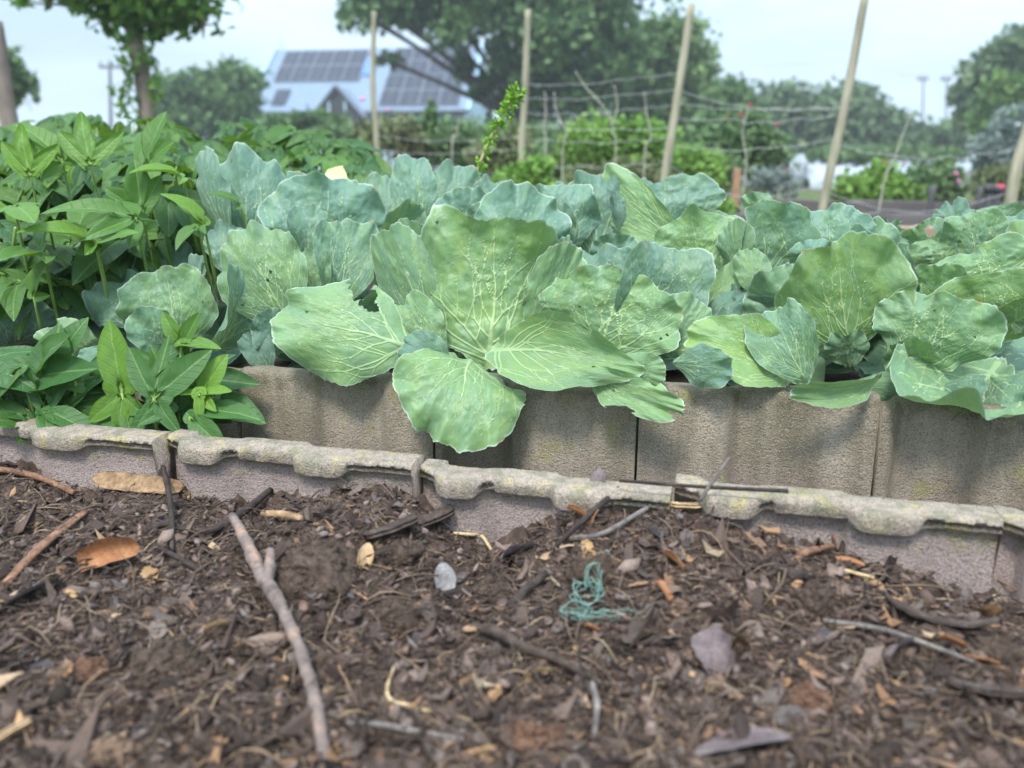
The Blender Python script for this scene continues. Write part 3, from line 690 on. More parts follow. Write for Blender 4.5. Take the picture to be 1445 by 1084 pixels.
flatpiece('dead_leaf', 'cream lobed leaf scrap in the middle of the compost', 'dead leaf', (764, 966), (34, 26), W_STRAW, R(0), R(-10), R(-40), .4, 'torn', 17, .014)
flatpiece('dead_leaf', 'grey torn leaf shard below the green string on the right', 'dead leaf', (1266, 932), (50, 36), D_PURP, R(30), R(-10), R(-50), .4, 'torn', 18, .014)
flatpiece('dead_leaf', 'dark folded dead leaf with a raised point in the near right compost', 'dead leaf', (1005, 938), (70, 50), D_PURP, R(110), R(-30), R(-30), .6, 'torn', 19, .016)
flatpiece('bark_shard', 'long brown curved bark shard on the right slope of the heap', 'bark', (1325, 893), (150, 34), W_BARK, R(-16), R(4), R(-35), -.5, 'slab', 20, .016, .004)
flatpiece('bark_shard', 'dark flat wood slab at the right picture edge', 'bark', (1396, 992), (120, 30), W_BARK, R(-10), R(2), R(-30), -.2, 'slab', 21, .014, .008)
flatpiece('wood_chip', 'bright orange wood chip on the right slope beside the grey stick', 'wood chip', (1342, 928), (34, 26), D_ORANGE, R(-30), R(10), R(-45), .1, 'torn', 22, .018, .003)
flatpiece('wood_chip', 'long thin orange wood chip touching the grey stick', 'wood chip', (1384, 948), (46, 14), D_ORANGE, R(-18), R(6), R(-30), .1, 'slab', 23, .014, .003)
flatpiece('wood_chip', 'orange bark flake standing on edge under the wall, beside a darker one', 'wood chip', (816, 740), (36, 20), D_ORANGE, R(-30), R(20), R(-50), .3, 'torn', 24, .016, .002)
flatpiece('wood_chip', 'folded rusty bark flake just left of the straight dark twig', 'wood chip', (836, 746), (32, 18), D_ORANGE, R(60), R(-30), R(-40), .3, 'torn', 25, .014, .002)
flatpiece('wood_chip', 'big pinkish-tan wood chip in the near left corner', 'wood chip', (14, 1056), (66, 40), D_TAN, R(50), R(-10), R(-35), .1, 'slab', 26, .014, .008)
flatpiece('wood_chip', 'reddish upright wood chip right of the green string', 'wood chip', (938, 850), (36, 14), D_ORANGE, R(-60), R(35), R(-20), .2, 'slab', 27, .014, .003)
flatpiece('wood_chip', 'rusty leaf-like bark flake above the green string', 'wood chip', (952, 808), (42, 30), D_ORANGE, R(-50), R(20), R(-45), .4, 'torn', 28, .014, .002)
flatpiece('wood_chip', 'small glowing orange chip below the green string', 'wood chip', (836, 900), (24, 18), D_ORANGE, R(-20), R(10), R(-40), .2, 'torn', 29, .012, .003)
clod('clod', 'large crumbly brown clod behind the forked stick', (446, 812), (128, 92), C_BROWN, 31, -.004, .30)
clod('clod', 'smooth grey-brown clod beside the upright tan leaf', (568, 786), (52, 30), C_BROWN, 32, .004)
clod('clod', 'round brown clod right of the silver-grey leaf', (694, 846), (56, 44), C_BROWN, 33, .004)
clod('clod', 'brown clod just above the green string', (838, 815), (66, 48), C_BROWN, 34, .002)
clod('clod', 'round clod left of the forked stick in the blurred foreground', (131, 956), (48, 40), C_RED, 35, .004)
clod('clod', 'blurred orange-tan clod at the bottom left edge', (160, 1070), (56, 40), C_TAN, 36, .004)
clod('clod', 'reddish-brown crumbly clod in the near right compost', (1140, 1004), (58, 52), C_RED, 37, .004)
clod('clod', 'dark rough clod on the far right slope', (1404, 930), (70, 40), C_BROWN, 38, .002)
clod('clod', 'brown clod with fibres near the wrinkled stick', (1150, 858), (64, 50), C_BROWN, 39, .002)
clod('clod', 'dark lumpy clod left of the long curved root', (560, 880), (64, 52), C_BROWN, 40, .002)
clod('clod', 'wide brown clod left of the bent pale straw', (240, 945), (100, 60), C_BROWN, 41, .002)
clod('clod', 'broad low clod between root and bottom edge', (760, 1050), (76, 46), C_RED, 42, .002)
# green string
M_STRING = simple('green_string', (0.09, 0.165, 0.135), (0.165, 0.265, 0.22), 200, .5, .4, .3)
rs = np.random.default_rng(9); m = MB()
def loopy(c, rx, ry, turns, lift, wpx, seed):
    r2 = np.random.default_rng(seed); k = turns * 7; pts = []
    for i in range(k):
        a = i / 7 * 2 * math.pi + r2.normal(0, .3); q = .5 + .5 * r2.random()
        pts.append(soil_at(c[0] + rx * q * math.cos(a), c[1] + ry * q * math.sin(a)) + np.array([0, 0, lift * (.3 + r2.random())]))
    return tube(pts, wpx / 2 / ppm(pts[0]), 5, k * 7, 0)
for c, rx, ry, tn, lf_, sd_ in (((828, 858), 26, 22, 4, .020, 1), ((812, 876), 24, 12, 4, .014, 2), ((845, 880), 48, 8, 4, .010, 3), ((838, 846), 14, 16, 3, .026, 4), ((880, 872), 34, 6, 2, .008, 5)):
    m.add(*loopy(c, rx, ry, tn, lf_, 1.6, sd_))
setp(m.build('string_tangle', M_STRING, None, True, soil_at(828, 870)), 'tangle of pale green plastic string on the compost', 'string')
m = MB(); m.add(*loopy((1022 - 170, 795), 14, 6, 2, .010, 2.4, 8))
setp(m.build('string_scrap', M_STRING, None, True, soil_at(852, 795)), 'short scrap of green string above the big tangle', 'string')
# ------------------------------------------------------------------ cabbages
def vein_net(seed):
    r = np.random.default_rng(seed); segs = []            # (ax, ay, bx, by, wa, wb); leaf space: y 0..1 along the midrib, x about -.5...5
    def walk(p, ang, width, bend, depth_, step=.035):
        p = np.array(p, float); n = 0; w0 = width
        while n < 34:
            q = p + step * np.array([math.sin(ang), math.cos(ang)]); w1 = max(w0 * .962, .0012)
            segs.append((*p, *q, w0, w1)); p = q; w0 = w1; n += 1
            if w0 < .0017: break
            ang += bend + r.normal(0, .055)
            yy = p[1]; lim = .52 * math.sin(math.pi * min(max(yy, .02), .985) ** .85) ** .6 + .03
            if abs(p[0]) > lim or p[1] > 1.0: break
            if depth_ < 3 and n > 2 and r.random() < (.25, .15, .05)[depth_]:
                sgn = r.choice([-1, 1]); d = r.uniform(.42, .75)
                walk(p, ang + sgn * d, w0 * .68, -sgn * .03, depth_ + 1); ang -= sgn * d * .35
    p = np.array([0., 0.]); ang = 0; w0 = .014; ys = []
    for i in range(30):
        q = p + .034 * np.array([math.sin(ang), math.cos(ang)]); w1 = w0 * .935
        segs.append((*p, *q, w0, max(w1, .002))); p = q; w0 = max(w1, .002); ang = .6 * ang + r.normal(0, .05); ys.append((p.copy(), w0))
    for s in (-1, 1):
        for y, a in ((.02, 1.08), (.05, .86), (.10, .66), (.17, .52), (.28, .48), (.42, .46), (.58, .44), (.76, .40)):
            i = min(int((y + r.uniform(-.025, .025)) / .034), 28); i = max(i, 0)
            walk(ys[i][0], s * (a + r.normal(0, .09)), ys[i][1] * .54, -s * .018, 0)
    return np.array(segs)
NR = 340; RAS = {}
def vein_raster(seed):
    if seed in RAS: return RAS[seed]
    S = vein_net(seed * 13 + 1); gx = np.linspace(-.6, .6, NR); gy = np.linspace(-.1, 1.1, NR)
    ra, di = np.full((NR, NR), 4.0), np.full((NR, NR), .1); st = 1.2 / (NR - 1)
    for ax, ay, bx, by, wa, wb in S:
        i0, i1 = [int(np.clip((v + .6) / st, 0, NR - 1)) for v in (min(ax, bx) - .075, max(ax, bx) + .075)]
        j0, j1 = [int(np.clip((v + .1) / st, 0, NR - 1)) for v in (min(ay, by) - .075, max(ay, by) + .075)]
        if i1 <= i0 or j1 <= j0: continue
        px = gx[i0:i1 + 1, None]; py = gy[None, j0:j1 + 1]; dx, dy = bx - ax, by - ay
        u = np.clip(((px - ax) * dx + (py - ay) * dy) / (dx * dx + dy * dy), 0, 1); d = np.hypot(px - ax - u * dx, py - ay - u * dy)
        ra[i0:i1 + 1, j0:j1 + 1] = np.minimum(ra[i0:i1 + 1, j0:j1 + 1], d / (wa + (wb - wa) * u) * .5); di[i0:i1 + 1, j0:j1 + 1] = np.minimum(di[i0:i1 + 1, j0:j1 + 1], d)
    RAS[seed] = (ra, di); return RAS[seed]
def leaf_template(seed, n):
    r = np.random.default_rng(seed)
    g = np.linspace(-1, 1, n); s, t = np.meshgrid(g, g, indexing='ij')
    x = s * np.sqrt(1 - t * t / 2); y = t * np.sqrt(1 - s * s / 2)
    rho = np.sqrt(x * x + y * y); phi = np.arctan2(x, y)
    ph = np.stack([np.cos(phi) * 1.0, np.sin(phi) * 1.0], -1)
    e = .17 * fbm(ph * 1.3 + seed * 5, seed, 2) + .09 * fbm(ph * 3.5 + seed, seed + 1, 2) + .032 * fbm(ph * 16 + seed, seed + 2, 2)
    cn = r.uniform(.04, .20, 2); e = e + np.where(phi > 0, cn[0], cn[1]) * np.exp(-((np.abs(phi) - r.uniform(.6, .95)) / .38) ** 2) - r.uniform(-.02, .10) * np.exp(-(phi / .3) ** 2)
    k = 1 + e * rho ** 4
    x, y = x * k, y * k
    yn = (y + 1) / 2
    gw = .26 + .74 * sstep(-.05, r.uniform(.50, .72), yn); gw = gw * (1 - .06 * sstep(.7, 1, yn))
    X = x * gw * .5
    ras, dst = vein_raster(seed)
    def samp(A):
        fx = np.clip((X.ravel() + .6) / 1.2 * (NR - 1), 0, NR - 1.001); fy = np.clip((yn.ravel() + .1) / 1.2 * (NR - 1), 0, NR - 1.001)
        i, j = fx.astype(int), fy.astype(int); a, b = fx - i, fy - j
        return A[i, j] * (1 - a) * (1 - b) + A[i + 1, j] * a * (1 - b) + A[i, j + 1] * (1 - a) * b + A[i + 1, j + 1] * a * b
    ratio, dist = samp(ras), samp(dst)
    return dict(n=n, X=X.ravel(), y=yn.ravel(), rho=rho.ravel(), phi=phi.ravel(), vein=np.clip(ratio, 0, 2.0) , dist=dist)
TPL = {}
def tpl(seed, n):
    if (seed, n) not in TPL: TPL[(seed, n)] = leaf_template(seed, n)
    return TPL[(seed, n)]
def cab_leaf(plant, B, T, wpx, bulge=.12, cup=.5, roll=0, tone=.4, val=None, ruffle=.055, lip=.0, seed=0, n=88, bites=(), twist=0, wb=.35, tp=0, name='leaf', label=None):
    """one leaf from base B to tip T (world points), wpx wide in the photograph; bulge: how far the midrib bows to the viewer;
    cup: half-angle the sides curl towards (+) or away from (-) the viewer; lip: outward roll of the margin"""
    t = tpl(seed % 19, n); r = np.random.default_rng(seed + 100)
    B, T = np.asarray(B, float), np.asarray(T, float)
    ax = T - B; L = np.linalg.norm(ax); an = ax / L; mid = (B + T) / 2
    Wd = wpx / ppm(mid)
    vw = CAMP - mid; n0 = unit(vw - an * np.dot(vw, an)); n0 = np.array(Matrix.Rotation(R(roll), 3, Vector(an)) @ Vector(n0))
    lt = unit(np.cross(an, n0)); C1 = mid + n0 * bulge * L * 2
    v = t['y'][:, None]; M = (1 - v) ** 2 * B + 2 * v * (1 - v) * C1 + v * v * T
    dM = 2 * (1 - v) * (C1 - B) + 2 * v * (T - C1); dM /= np.linalg.norm(dM, axis=1, keepdims=True)
    tw = ((twist + r.normal(0, .28)) * (v[:, 0] - .5))[:, None]
    nv = np.cross(lt[None], dM); nv *= np.sign((nv * n0).sum(1).mean())
    lv = lt * np.cos(tw) + nv * np.sin(tw); nv = nv * np.cos(tw) - lt * np.sin(tw)
    x = t['X'] * Wd * (1 + wb * (1 - t['y']) ** 2) * (1 - tp * sstep(.3, 1, t['y']))
    kap = cup * 1.4 / (Wd / 2) * (1.25 - .5 * t['y']); kap = np.where(np.abs(kap) < 1e-3, 1e-3, kap)
    lat = np.sin(kap * x) / kap; inn = (1 - np.cos(kap * x)) / kap
    rho, phi = t['rho'], t['phi']
    rf = np.zeros_like(phi)
    for f_, a_, e_ in ((2, .8, 2.2), (3, .9, 2.4), (5, .8, 3), (8, .75, 4), (13, .48, 5), (21, .22, 6)): rf += a_ * np.sin(f_ * phi + r.uniform(0, 6.28)) * (1 + .4 * r.normal()) * rho ** e_
    top = sstep(-.1, .6, t['y'] * 2 - 1 + .4)
    d = ruffle * Wd * rf * (.35 + .65 * top)
    d = d - lip * Wd * np.clip(rho - .55, 0, 1) ** 2 * 4 * (.3 + .7 * top)
    bl = np.clip(t['dist'] / .05, 0, 1); d = d + r.uniform(-.06, .20) * Wd * (np.sqrt(t['X'] ** 2 + .003) - .05) * (1 - .4 * t['y'])
    q = np.stack([t['X'] * 3, t['y'] * 3, np.zeros_like(phi)], -1) + seed * 3.3
    d = d + Wd * (.013 * (bl - .5) * (1 - .3 * rho) + .050 * fbm(q * .8, seed, 2) + .016 * fbm(q * 2.5, seed + 5, 2) + .006 * fbm(q * 6, seed + 1, 2))
    d = d + Wd * .011 * np.clip(1 - t['vein'] / .6, 0, 1) * (1 - .7 * rho)
    P = M + lv * lat[:, None] + nv * (inn + d)[:, None]
    fq = grid_faces(n, n)
    if n >= 90: bites = list(bites) + [(r.uniform(-.4, .4), r.uniform(.35, .95), r.uniform(.009, .016)) for _ in range(int(r.integers(0, 4)))]
    if len(bites):
        fc = np.stack([t['X'][fq].mean(1), t['y'][fq].mean(1)], -1); keep = np.ones(len(fq), bool)
        for bx, by, br in bites:
            dd = np.hypot(fc[:, 0] - bx, fc[:, 1] - by); a = np.arctan2(fc[:, 1] - by, fc[:, 0] - bx)
            keep &= dd > br * (1 + .22 * np.sin(3 * a + bx * 40) + .10 * np.sin(7 * a + by * 60))
        fq = fq[keep]
    lc = np.stack([t['X'] * 2, t['y'], np.zeros_like(phi)], -1)
    o = mk(name, P, fq, M_CAB, plant, {'vein': t['vein'], 'rim': rho, 'leafco': lc})
    o.color = (tone, r.uniform(.82, 1.0) if val is None else val, r.random(), 1)
    if label: o['label'] = label
    return o
GC = 'cabbages growing in the raised bed'
def cabbage(label, c, leaves, stalk=True, filler=11, fy=0):
    """c = (px, py, Y) of the heart; leaves: (bx,by,bY, tx,ty,tY, width px, options)"""
    h = at(*c); root = (h[0], h[1], ZBED - .005)
    pl = thing('cabbage', label, 'cabbage', root, GC)
    V, Fs = tube([np.array(root), np.array(root) + [0, 0, .05], h + [0, .01, -.02]], [.020, .018, .014], 10, 10, .1, 3)
    mk('stalk', V, Fs, M_CSTALK, pl)
    for k, l in enumerate(leaves):
        o = dict(l[7]) if len(l) > 7 else {}
        if l[4] < l[1] - 70: l = l[:5] + (l[5] + .05,) + l[6:]
        cab_leaf(pl, at(*l[0:3]), at(*l[3:6]), l[6], seed=o.pop('seed', int(l[0] * 7 + l[3] * 3) % 97), **o)
    r = np.random.default_rng(int(c[0]))
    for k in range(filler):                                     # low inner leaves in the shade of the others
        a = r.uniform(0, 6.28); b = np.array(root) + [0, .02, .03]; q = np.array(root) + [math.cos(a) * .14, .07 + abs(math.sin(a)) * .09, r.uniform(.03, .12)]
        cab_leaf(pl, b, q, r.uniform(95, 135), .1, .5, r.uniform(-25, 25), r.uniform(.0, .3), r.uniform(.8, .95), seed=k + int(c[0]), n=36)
    return pl
o_ = dict
HI = 112
# front row, left to right; numbers read off the photograph, distances in metres
cabbage('pale cabbage behind the sprouts between the walls, leftmost of the front row', (215, 480, 1.50), [
    (262, 495, 1.44, 232, 378, 1.40, 135, o_(tone=.45, bulge=.10, cup=.45, roll=-20, n=HI, seed=11)),
    (300, 500, 1.43, 340, 368, 1.38, 84, o_(tone=.12, bulge=.16, cup=.9, roll=35, lip=.06, n=HI, seed=12)),
    (285, 490, 1.47, 285, 358, 1.48, 48, o_(tone=.0, bulge=.05, cup=.9, roll=-55, n=60)),
    (215, 470, 1.50, 152, 395, 1.48, 105, o_(tone=.1, bulge=.14, cup=-.5, roll=10)),
    (150, 492, 1.46, 62, 468, 1.40, 92, o_(tone=.55, bulge=.34, cup=-.7, roll=-35, lip=.05)),
    (240, 500, 1.42, 190, 445, 1.38, 70, o_(tone=.25, bulge=.1, cup=.4, roll=15)),
    (180, 500, 1.40, 110, 545, 1.30, 80, o_(tone=.2, bulge=.22, cup=-.4)),
    (245, 500, 1.40, 262, 545, 1.32, 80, o_(tone=.3, bulge=.2, cup=-.4)),
])
cabbage('cabbage with a torn flat yellow-green leaf lying over the wall edge', (480, 500, 1.46), [
    (592, 498, 1.27, 386, 440, 1.285, 118, o_(tone=.56, bulge=.07, cup=-.25, roll=14, wb=2.0, ruffle=.05, n=128, seed=21, bites=((.44, .50, .10), (.33, .46, .07), (.24, .42, .05), (.20, .37, .035)))),
    (420, 470, 1.44, 348, 322, 1.42, 130, o_(tone=.50, bulge=.12, cup=.5, roll=-15, lip=.04, n=HI, seed=22)),
    (478, 440, 1.50, 487, 312, 1.50, 105, o_(tone=.20, bulge=.10, cup=.7, roll=12, n=HI, seed=23)),
    (455, 440, 1.49, 428, 350, 1.47, 75, o_(tone=.35, bulge=.12, cup=.4, roll=-20)),
    (530, 440, 1.52, 540, 330, 1.52, 60, o_(tone=.5, bulge=.1, cup=.6, roll=30)),
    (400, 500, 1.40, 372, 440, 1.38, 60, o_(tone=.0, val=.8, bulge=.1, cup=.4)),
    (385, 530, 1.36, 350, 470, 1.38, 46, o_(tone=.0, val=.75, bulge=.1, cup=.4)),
])
cabbage('largest front cabbage, one tall upright leaf and a round leaf drooping over the wall', (660, 490, 1.42), [
    (690, 524, 1.33, 702, 300, 1.33, 262, o_(tone=.66, bulge=-.05, cup=-.74, roll=0, ruffle=.040, lip=-.02, wb=.7, n=150, seed=31, label='tall upright leaf with yellowing top edge')),
    (632, 505, 1.44, 558, 306, 1.42, 105, o_(tone=.36, bulge=-.05, cup=-.7, roll=-22, n=HI, seed=32)),
    (645, 522, 1.25, 566, 482, 1.24, 60, o_(tone=.08, bulge=.10, cup=-.35, seed=33, n=60)),
    (666, 508, 1.30, 624, 634, 1.145, 166, o_(tone=.62, bulge=.30, cup=-.10, roll=0, wb=.9, ruffle=.045, n=128, seed=40, bites=((.04, 1.03, .055),), label='round leaf drooping over the wall')),
    (694, 494, 1.25, 905, 524, 1.165, 92, o_(tone=.62, bulge=.10, cup=.50, roll=-14, wb=2.4, tp=.35, ruffle=.07, lip=-.03, n=128, seed=35, bites=((.10, .72, .014), (-.52, .46, .10), (-.46, .62, .08)))),
    (815, 512, 1.22, 962, 576, 1.115, 56, o_(tone=.60, bulge=.14, cup=.5, roll=20, ruffle=.10, n=90, seed=36, bites=((.46, .6, .10), (-.46, .72, .10), (.2, 1.0, .08)))),
    (622, 512, 1.39, 548, 318, 1.37, 112, o_(tone=.42, bulge=.02, cup=-.55, roll=-16, n=HI, seed=151)),
    (745, 500, 1.38, 806, 352, 1.34, 92, o_(tone=.46, bulge=.04, cup=-.55, roll=18, n=HI, seed=152)),
    (630, 515, 1.34, 560, 420, 1.31, 80, o_(tone=.50, bulge=.08, cup=-.4, roll=-8, n=90, seed=153)),
    (770, 480, 1.42, 806, 330, 1.40, 70, o_(tone=.30, bulge=.05, cup=-.7, roll=40, n=80)),
    (700, 420, 1.50, 760, 275, 1.52, 150, o_(tone=.05, bulge=.05, cup=-.4, roll=0, n=90, seed=38)),
    (690, 380, 1.50, 725, 318, 1.48, 70, o_(tone=.2, bulge=.1, cup=.6, ruffle=.08)),
    (640, 505, 1.40, 600, 440, 1.38, 60, o_(tone=.3, val=.85, bulge=.05, cup=-.5)),
])
cabbage('rounded blue-green cabbage just right of the tallest front leaf', (880, 480, 1.42), [
    (846, 512, 1.37, 890, 384, 1.33, 196, o_(tone=.52, bulge=.07, cup=.40, roll=-8, n=128, seed=41)),
    (845, 470, 1.45, 858, 346, 1.42, 136, o_(tone=.05, bulge=.14, cup=-.45, roll=-6, n=HI, seed=42)),
    (900, 480, 1.42, 945, 344, 1.36, 140, o_(tone=.14, bulge=.14, cup=.65, roll=16, lip=.06, ruffle=.05, n=HI, seed=43)),
    (928, 510, 1.40, 960, 385, 1.39, 90, o_(tone=.3, bulge=.1, cup=-.5, roll=20, n=90)),
    (925, 515, 1.34, 985, 420, 1.31, 86, o_(tone=.40, bulge=.1, cup=.4, roll=10, n=90, seed=154)),
    (1010, 520, 1.32, 1040, 440, 1.30, 70, o_(tone=.2, bulge=.1, cup=-.4, roll=0, n=80, seed=155)),
    (940, 500, 1.42, 1005, 372, 1.45, 96, o_(tone=.0, bulge=.12, cup=-.6, roll=30, n=90, seed=45)),
    (985, 485, 1.41, 1050, 412, 1.40, 58, o_(tone=.1, bulge=.12, cup=-.4, roll=0, n=60)),
    (990, 450, 1.46, 1045, 372, 1.45, 40, o_(tone=.65, bulge=.1, cup=.5, n=50)),
    (900, 520, 1.36, 940, 462, 1.34, 60, o_(tone=.35, bulge=.1, cup=-.4, n=60)),
    (860, 520, 1.22, 935, 525, 1.18, 56, o_(tone=.5, bulge=.1, cup=-.4, n=60)),
])
cabbage('bright green cabbage with a big triangular leaf, low leaves resting on the wall', (1150, 500, 1.36), [
    (1196, 508, 1.30, 1175, 334, 1.22, 170, o_(tone=.70, bulge=.06, cup=.22, roll=10, n=140, seed=52, label='large veined leaf catching the light')),
    (1150, 510, 1.36, 1105, 368, 1.34, 142, o_(tone=.34, bulge=.10, cup=-.35, roll=-10, n=HI, seed=51)),
    (1140, 545, 1.165, 1092, 434, 1.16, 96, o_(tone=.28, bulge=.14, cup=.55, roll=-8, lip=.03, n=HI, seed=53)),
    (1120, 538, 1.185, 972, 470, 1.21, 84, o_(tone=.85, bulge=.10, cup=.30, roll=20, wb=1.6, n=90, seed=54)),
    (948, 512, 1.175, 1034, 518, 1.13, 60, o_(tone=.10, bulge=.12, cup=-.3, roll=14, n=80, seed=55)),
    (1245, 528, 1.14, 1114, 548, 1.10, 50, o_(tone=.60, bulge=.16, cup=.9, roll=-30, ruffle=.05, n=80, seed=56)),
    (1200, 540, 1.24, 1290, 556, 1.18, 50, o_(tone=.40, val=.8, bulge=.1, cup=-.5, n=60)),
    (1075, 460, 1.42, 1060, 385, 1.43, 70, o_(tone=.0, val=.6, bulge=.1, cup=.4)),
    (1190, 430, 1.36, 1180, 340, 1.36, 150, o_(tone=.0, bulge=.05, cup=-.3, ruffle=.07, seed=57)),
    (1080, 430, 1.42, 1050, 350, 1.42, 50, o_(tone=.5, bulge=.05, cup=-.3)),
    (1200, 520, 1.28, 1190, 468, 1.26, 60, o_(tone=.3, bulge=.05, cup=-.3)),
])
cabbage('lush cabbage filling the right picture edge, its front leaf rim curling up', (1360, 500, 1.26), [
    (1300, 535, 1.22, 1335, 412, 1.15, 165, o_(tone=.42, bulge=.10, cup=-.30, roll=0, n=128, seed=61)),
    (1400, 490, 1.26, 1385, 386, 1.18, 200, o_(tone=.72, bulge=.06, cup=.28, roll=0, n=128, seed=62)),
    (1410, 505, 1.24, 1330, 560, 1.04, 235, o_(tone=.42, bulge=-.16, cup=.75, roll=30, ruffle=.05, lip=.02, n=128, seed=63)),
    (1292, 430, 1.30, 1262, 348, 1.28, 66, o_(tone=.18, bulge=.10, cup=.6, roll=-30, n=80, ruffle=.08)),
    (1390, 430, 1.30, 1372, 348, 1.28, 150, o_(tone=.55, bulge=.12, cup=-.3, roll=0, n=100, seed=65)),
    (1320, 440, 1.30, 1320, 370, 1.28, 80, o_(tone=.55, bulge=.06, cup=.4, n=80, seed=66)),
    (1290, 520, 1.24, 1270, 480, 1.20, 70, o_(tone=.6, bulge=.1, cup=.5, n=60)),
    (1440, 470, 1.22, 1470, 390, 1.18, 110, o_(tone=.5, bulge=.1, cup=.2, n=70)),
    (1400, 540, 1.18, 1440, 580, 1.09, 120, o_(tone=.2, val=.8, bulge=.1, cup=-.4, n=70)),
    (1330, 545, 1.20, 1370, 575, 1.12, 90, o_(tone=.1, val=.8, bulge=.1, cup=-.4, n=60)),
])
# second row
cabbage('big blue-grey cabbage behind the front row, left of centre, beside the broad-leaved plants', (410, 380, 1.72), [
    (455, 400, 1.66, 462, 244, 1.64, 180, o_(tone=.0, bulge=.08, cup=-.42, roll=6, n=HI, seed=71)),
    (355, 390, 1.74, 352, 214, 1.72, 125, o_(tone=.0, bulge=.14, cup=-.6, roll=-10, lip=.05, n=HI, seed=72)),
    (400, 380, 1.76, 395, 245, 1.78, 110, o_(tone=.05, bulge=.1, cup=.3, roll=0, n=80)),
    (330, 340, 1.68, 286, 212, 1.66, 56, o_(tone=.0, bulge=.12, cup=-.5, roll=-40, n=80, seed=74)),
    (432, 375, 1.62, 438, 290, 1.60, 66, o_(tone=.05, bulge=.12, cup=.7, ruffle=.06, n=70, seed=75)),
    (455, 375, 1.62, 468, 312, 1.62, 55, o_(tone=.3, bulge=.1, cup=-.5, n=60)),
    (330, 400, 1.62, 318, 315, 1.62, 70, o_(tone=.0, bulge=.1, cup=-.5, n=60)),
])
cabbage('dark blue cabbage low in the shade of the broad-leaved plants', (160, 430, 1.66), [
    (185, 440, 1.62, 172, 332, 1.60, 140, o_(tone=.0, val=.8, bulge=.14, cup=-.5, roll=0, n=90, seed=81)),
    (110, 440, 1.64, 70, 360, 1.62, 110, o_(tone=.0, val=.8, bulge=.14, cup=-.4, n=80)),
    (235, 430, 1.64, 238, 340, 1.62, 90, o_(tone=.0, val=.8, bulge=.1, cup=.4, n=70)),
    (30, 450, 1.56, 18, 342, 1.52, 110, o_(tone=.0, bulge=.1, cup=.3, n=90, seed=84)),
    (20, 490, 1.50, 30, 420, 1.46, 100, o_(tone=.05, bulge=.15, cup=-.3, n=80)),
    (70, 480, 1.50, 95, 390, 1.50, 70, o_(tone=.15, val=.85, bulge=.1, cup=.3, n=70)),
])
cabbage('cabbage with a tall narrow rounded leaf, behind and left of the biggest front leaf', (600, 350, 1.78), [
    (588, 335, 1.74, 580, 220, 1.72, 68, o_(tone=.02, bulge=.12, cup=-.55, roll=0, n=90, seed=91)),
    (540, 345, 1.78, 545, 248, 1.80, 90, o_(tone=.15, bulge=.08, cup=.3, n=80, seed=92)),
    (632, 345, 1.80, 640, 236, 1.82, 86, o_(tone=.10, bulge=.08, cup=.2, n=80, seed=93)),
    (540, 350, 1.66, 590, 285, 1.62, 66, o_(tone=.35, bulge=.1, cup=.6, roll=20, n=70, seed=94)),
    (660, 340, 1.72, 655, 270, 1.68, 100, o_(tone=.0, bulge=.22, cup=-.5, n=70, seed=95)),
    (700, 340, 1.78, 712, 262, 1.82, 90, o_(tone=.05, bulge=.1, cup=.2, n=60)),
    (690, 340, 1.66, 692, 286, 1.62, 70, o_(tone=.1, bulge=.2, cup=-.4, n=60)),
    (530, 400, 1.62, 536, 330, 1.60, 50, o_(tone=.4, bulge=.1, cup=.4, n=60)),
])
cabbage('dark-hearted cabbage behind the front row with one long slanting yellow-green leaf', (880, 370, 1.70), [
    (845, 385, 1.66, 836, 242, 1.64, 112, o_(tone=.0, val=.85, bulge=.10, cup=-.5, roll=0, n=HI, seed=101)),
    (795, 375, 1.64, 785, 256, 1.62, 112, o_(tone=.0, bulge=.10, cup=-.5, roll=-14, lip=.04, n=100, seed=102)),
    (985, 368, 1.58, 848, 256, 1.66, 84, o_(tone=.62, bulge=.06, cup=.45, roll=-10, n=HI, seed=103)),
    (945, 345, 1.82, 938, 250, 1.82, 150, o_(tone=.05, bulge=.10, cup=-.3, n=90, seed=104)),
    (890, 330, 1.86, 890, 258, 1.86, 90, o_(tone=.1, bulge=.10, cup=-.3, n=70, seed=109)),
    (990, 385, 1.54, 972, 303, 1.52, 120, o_(tone=.60, bulge=.08, cup=-.25, roll=0, n=90, seed=105)),
    (868, 385, 1.56, 868, 330, 1.54, 74, o_(tone=.05, bulge=.12, cup=.5, ruffle=.08, n=70, seed=106)),
    (800, 375, 1.58, 760, 292, 1.60, 80, o_(tone=.1, bulge=.05, cup=.6, ruffle=.08, n=70, seed=107)),
    (885, 360, 1.66, 872, 272, 1.62, 44, o_(tone=.0, val=.75, bulge=.14, cup=-.8, ruffle=.09, n=60, seed=108)),
    (820, 345, 1.9, 812, 268, 1.92, 90, o_(tone=.2, bulge=.1, cup=.2, n=60)),
])
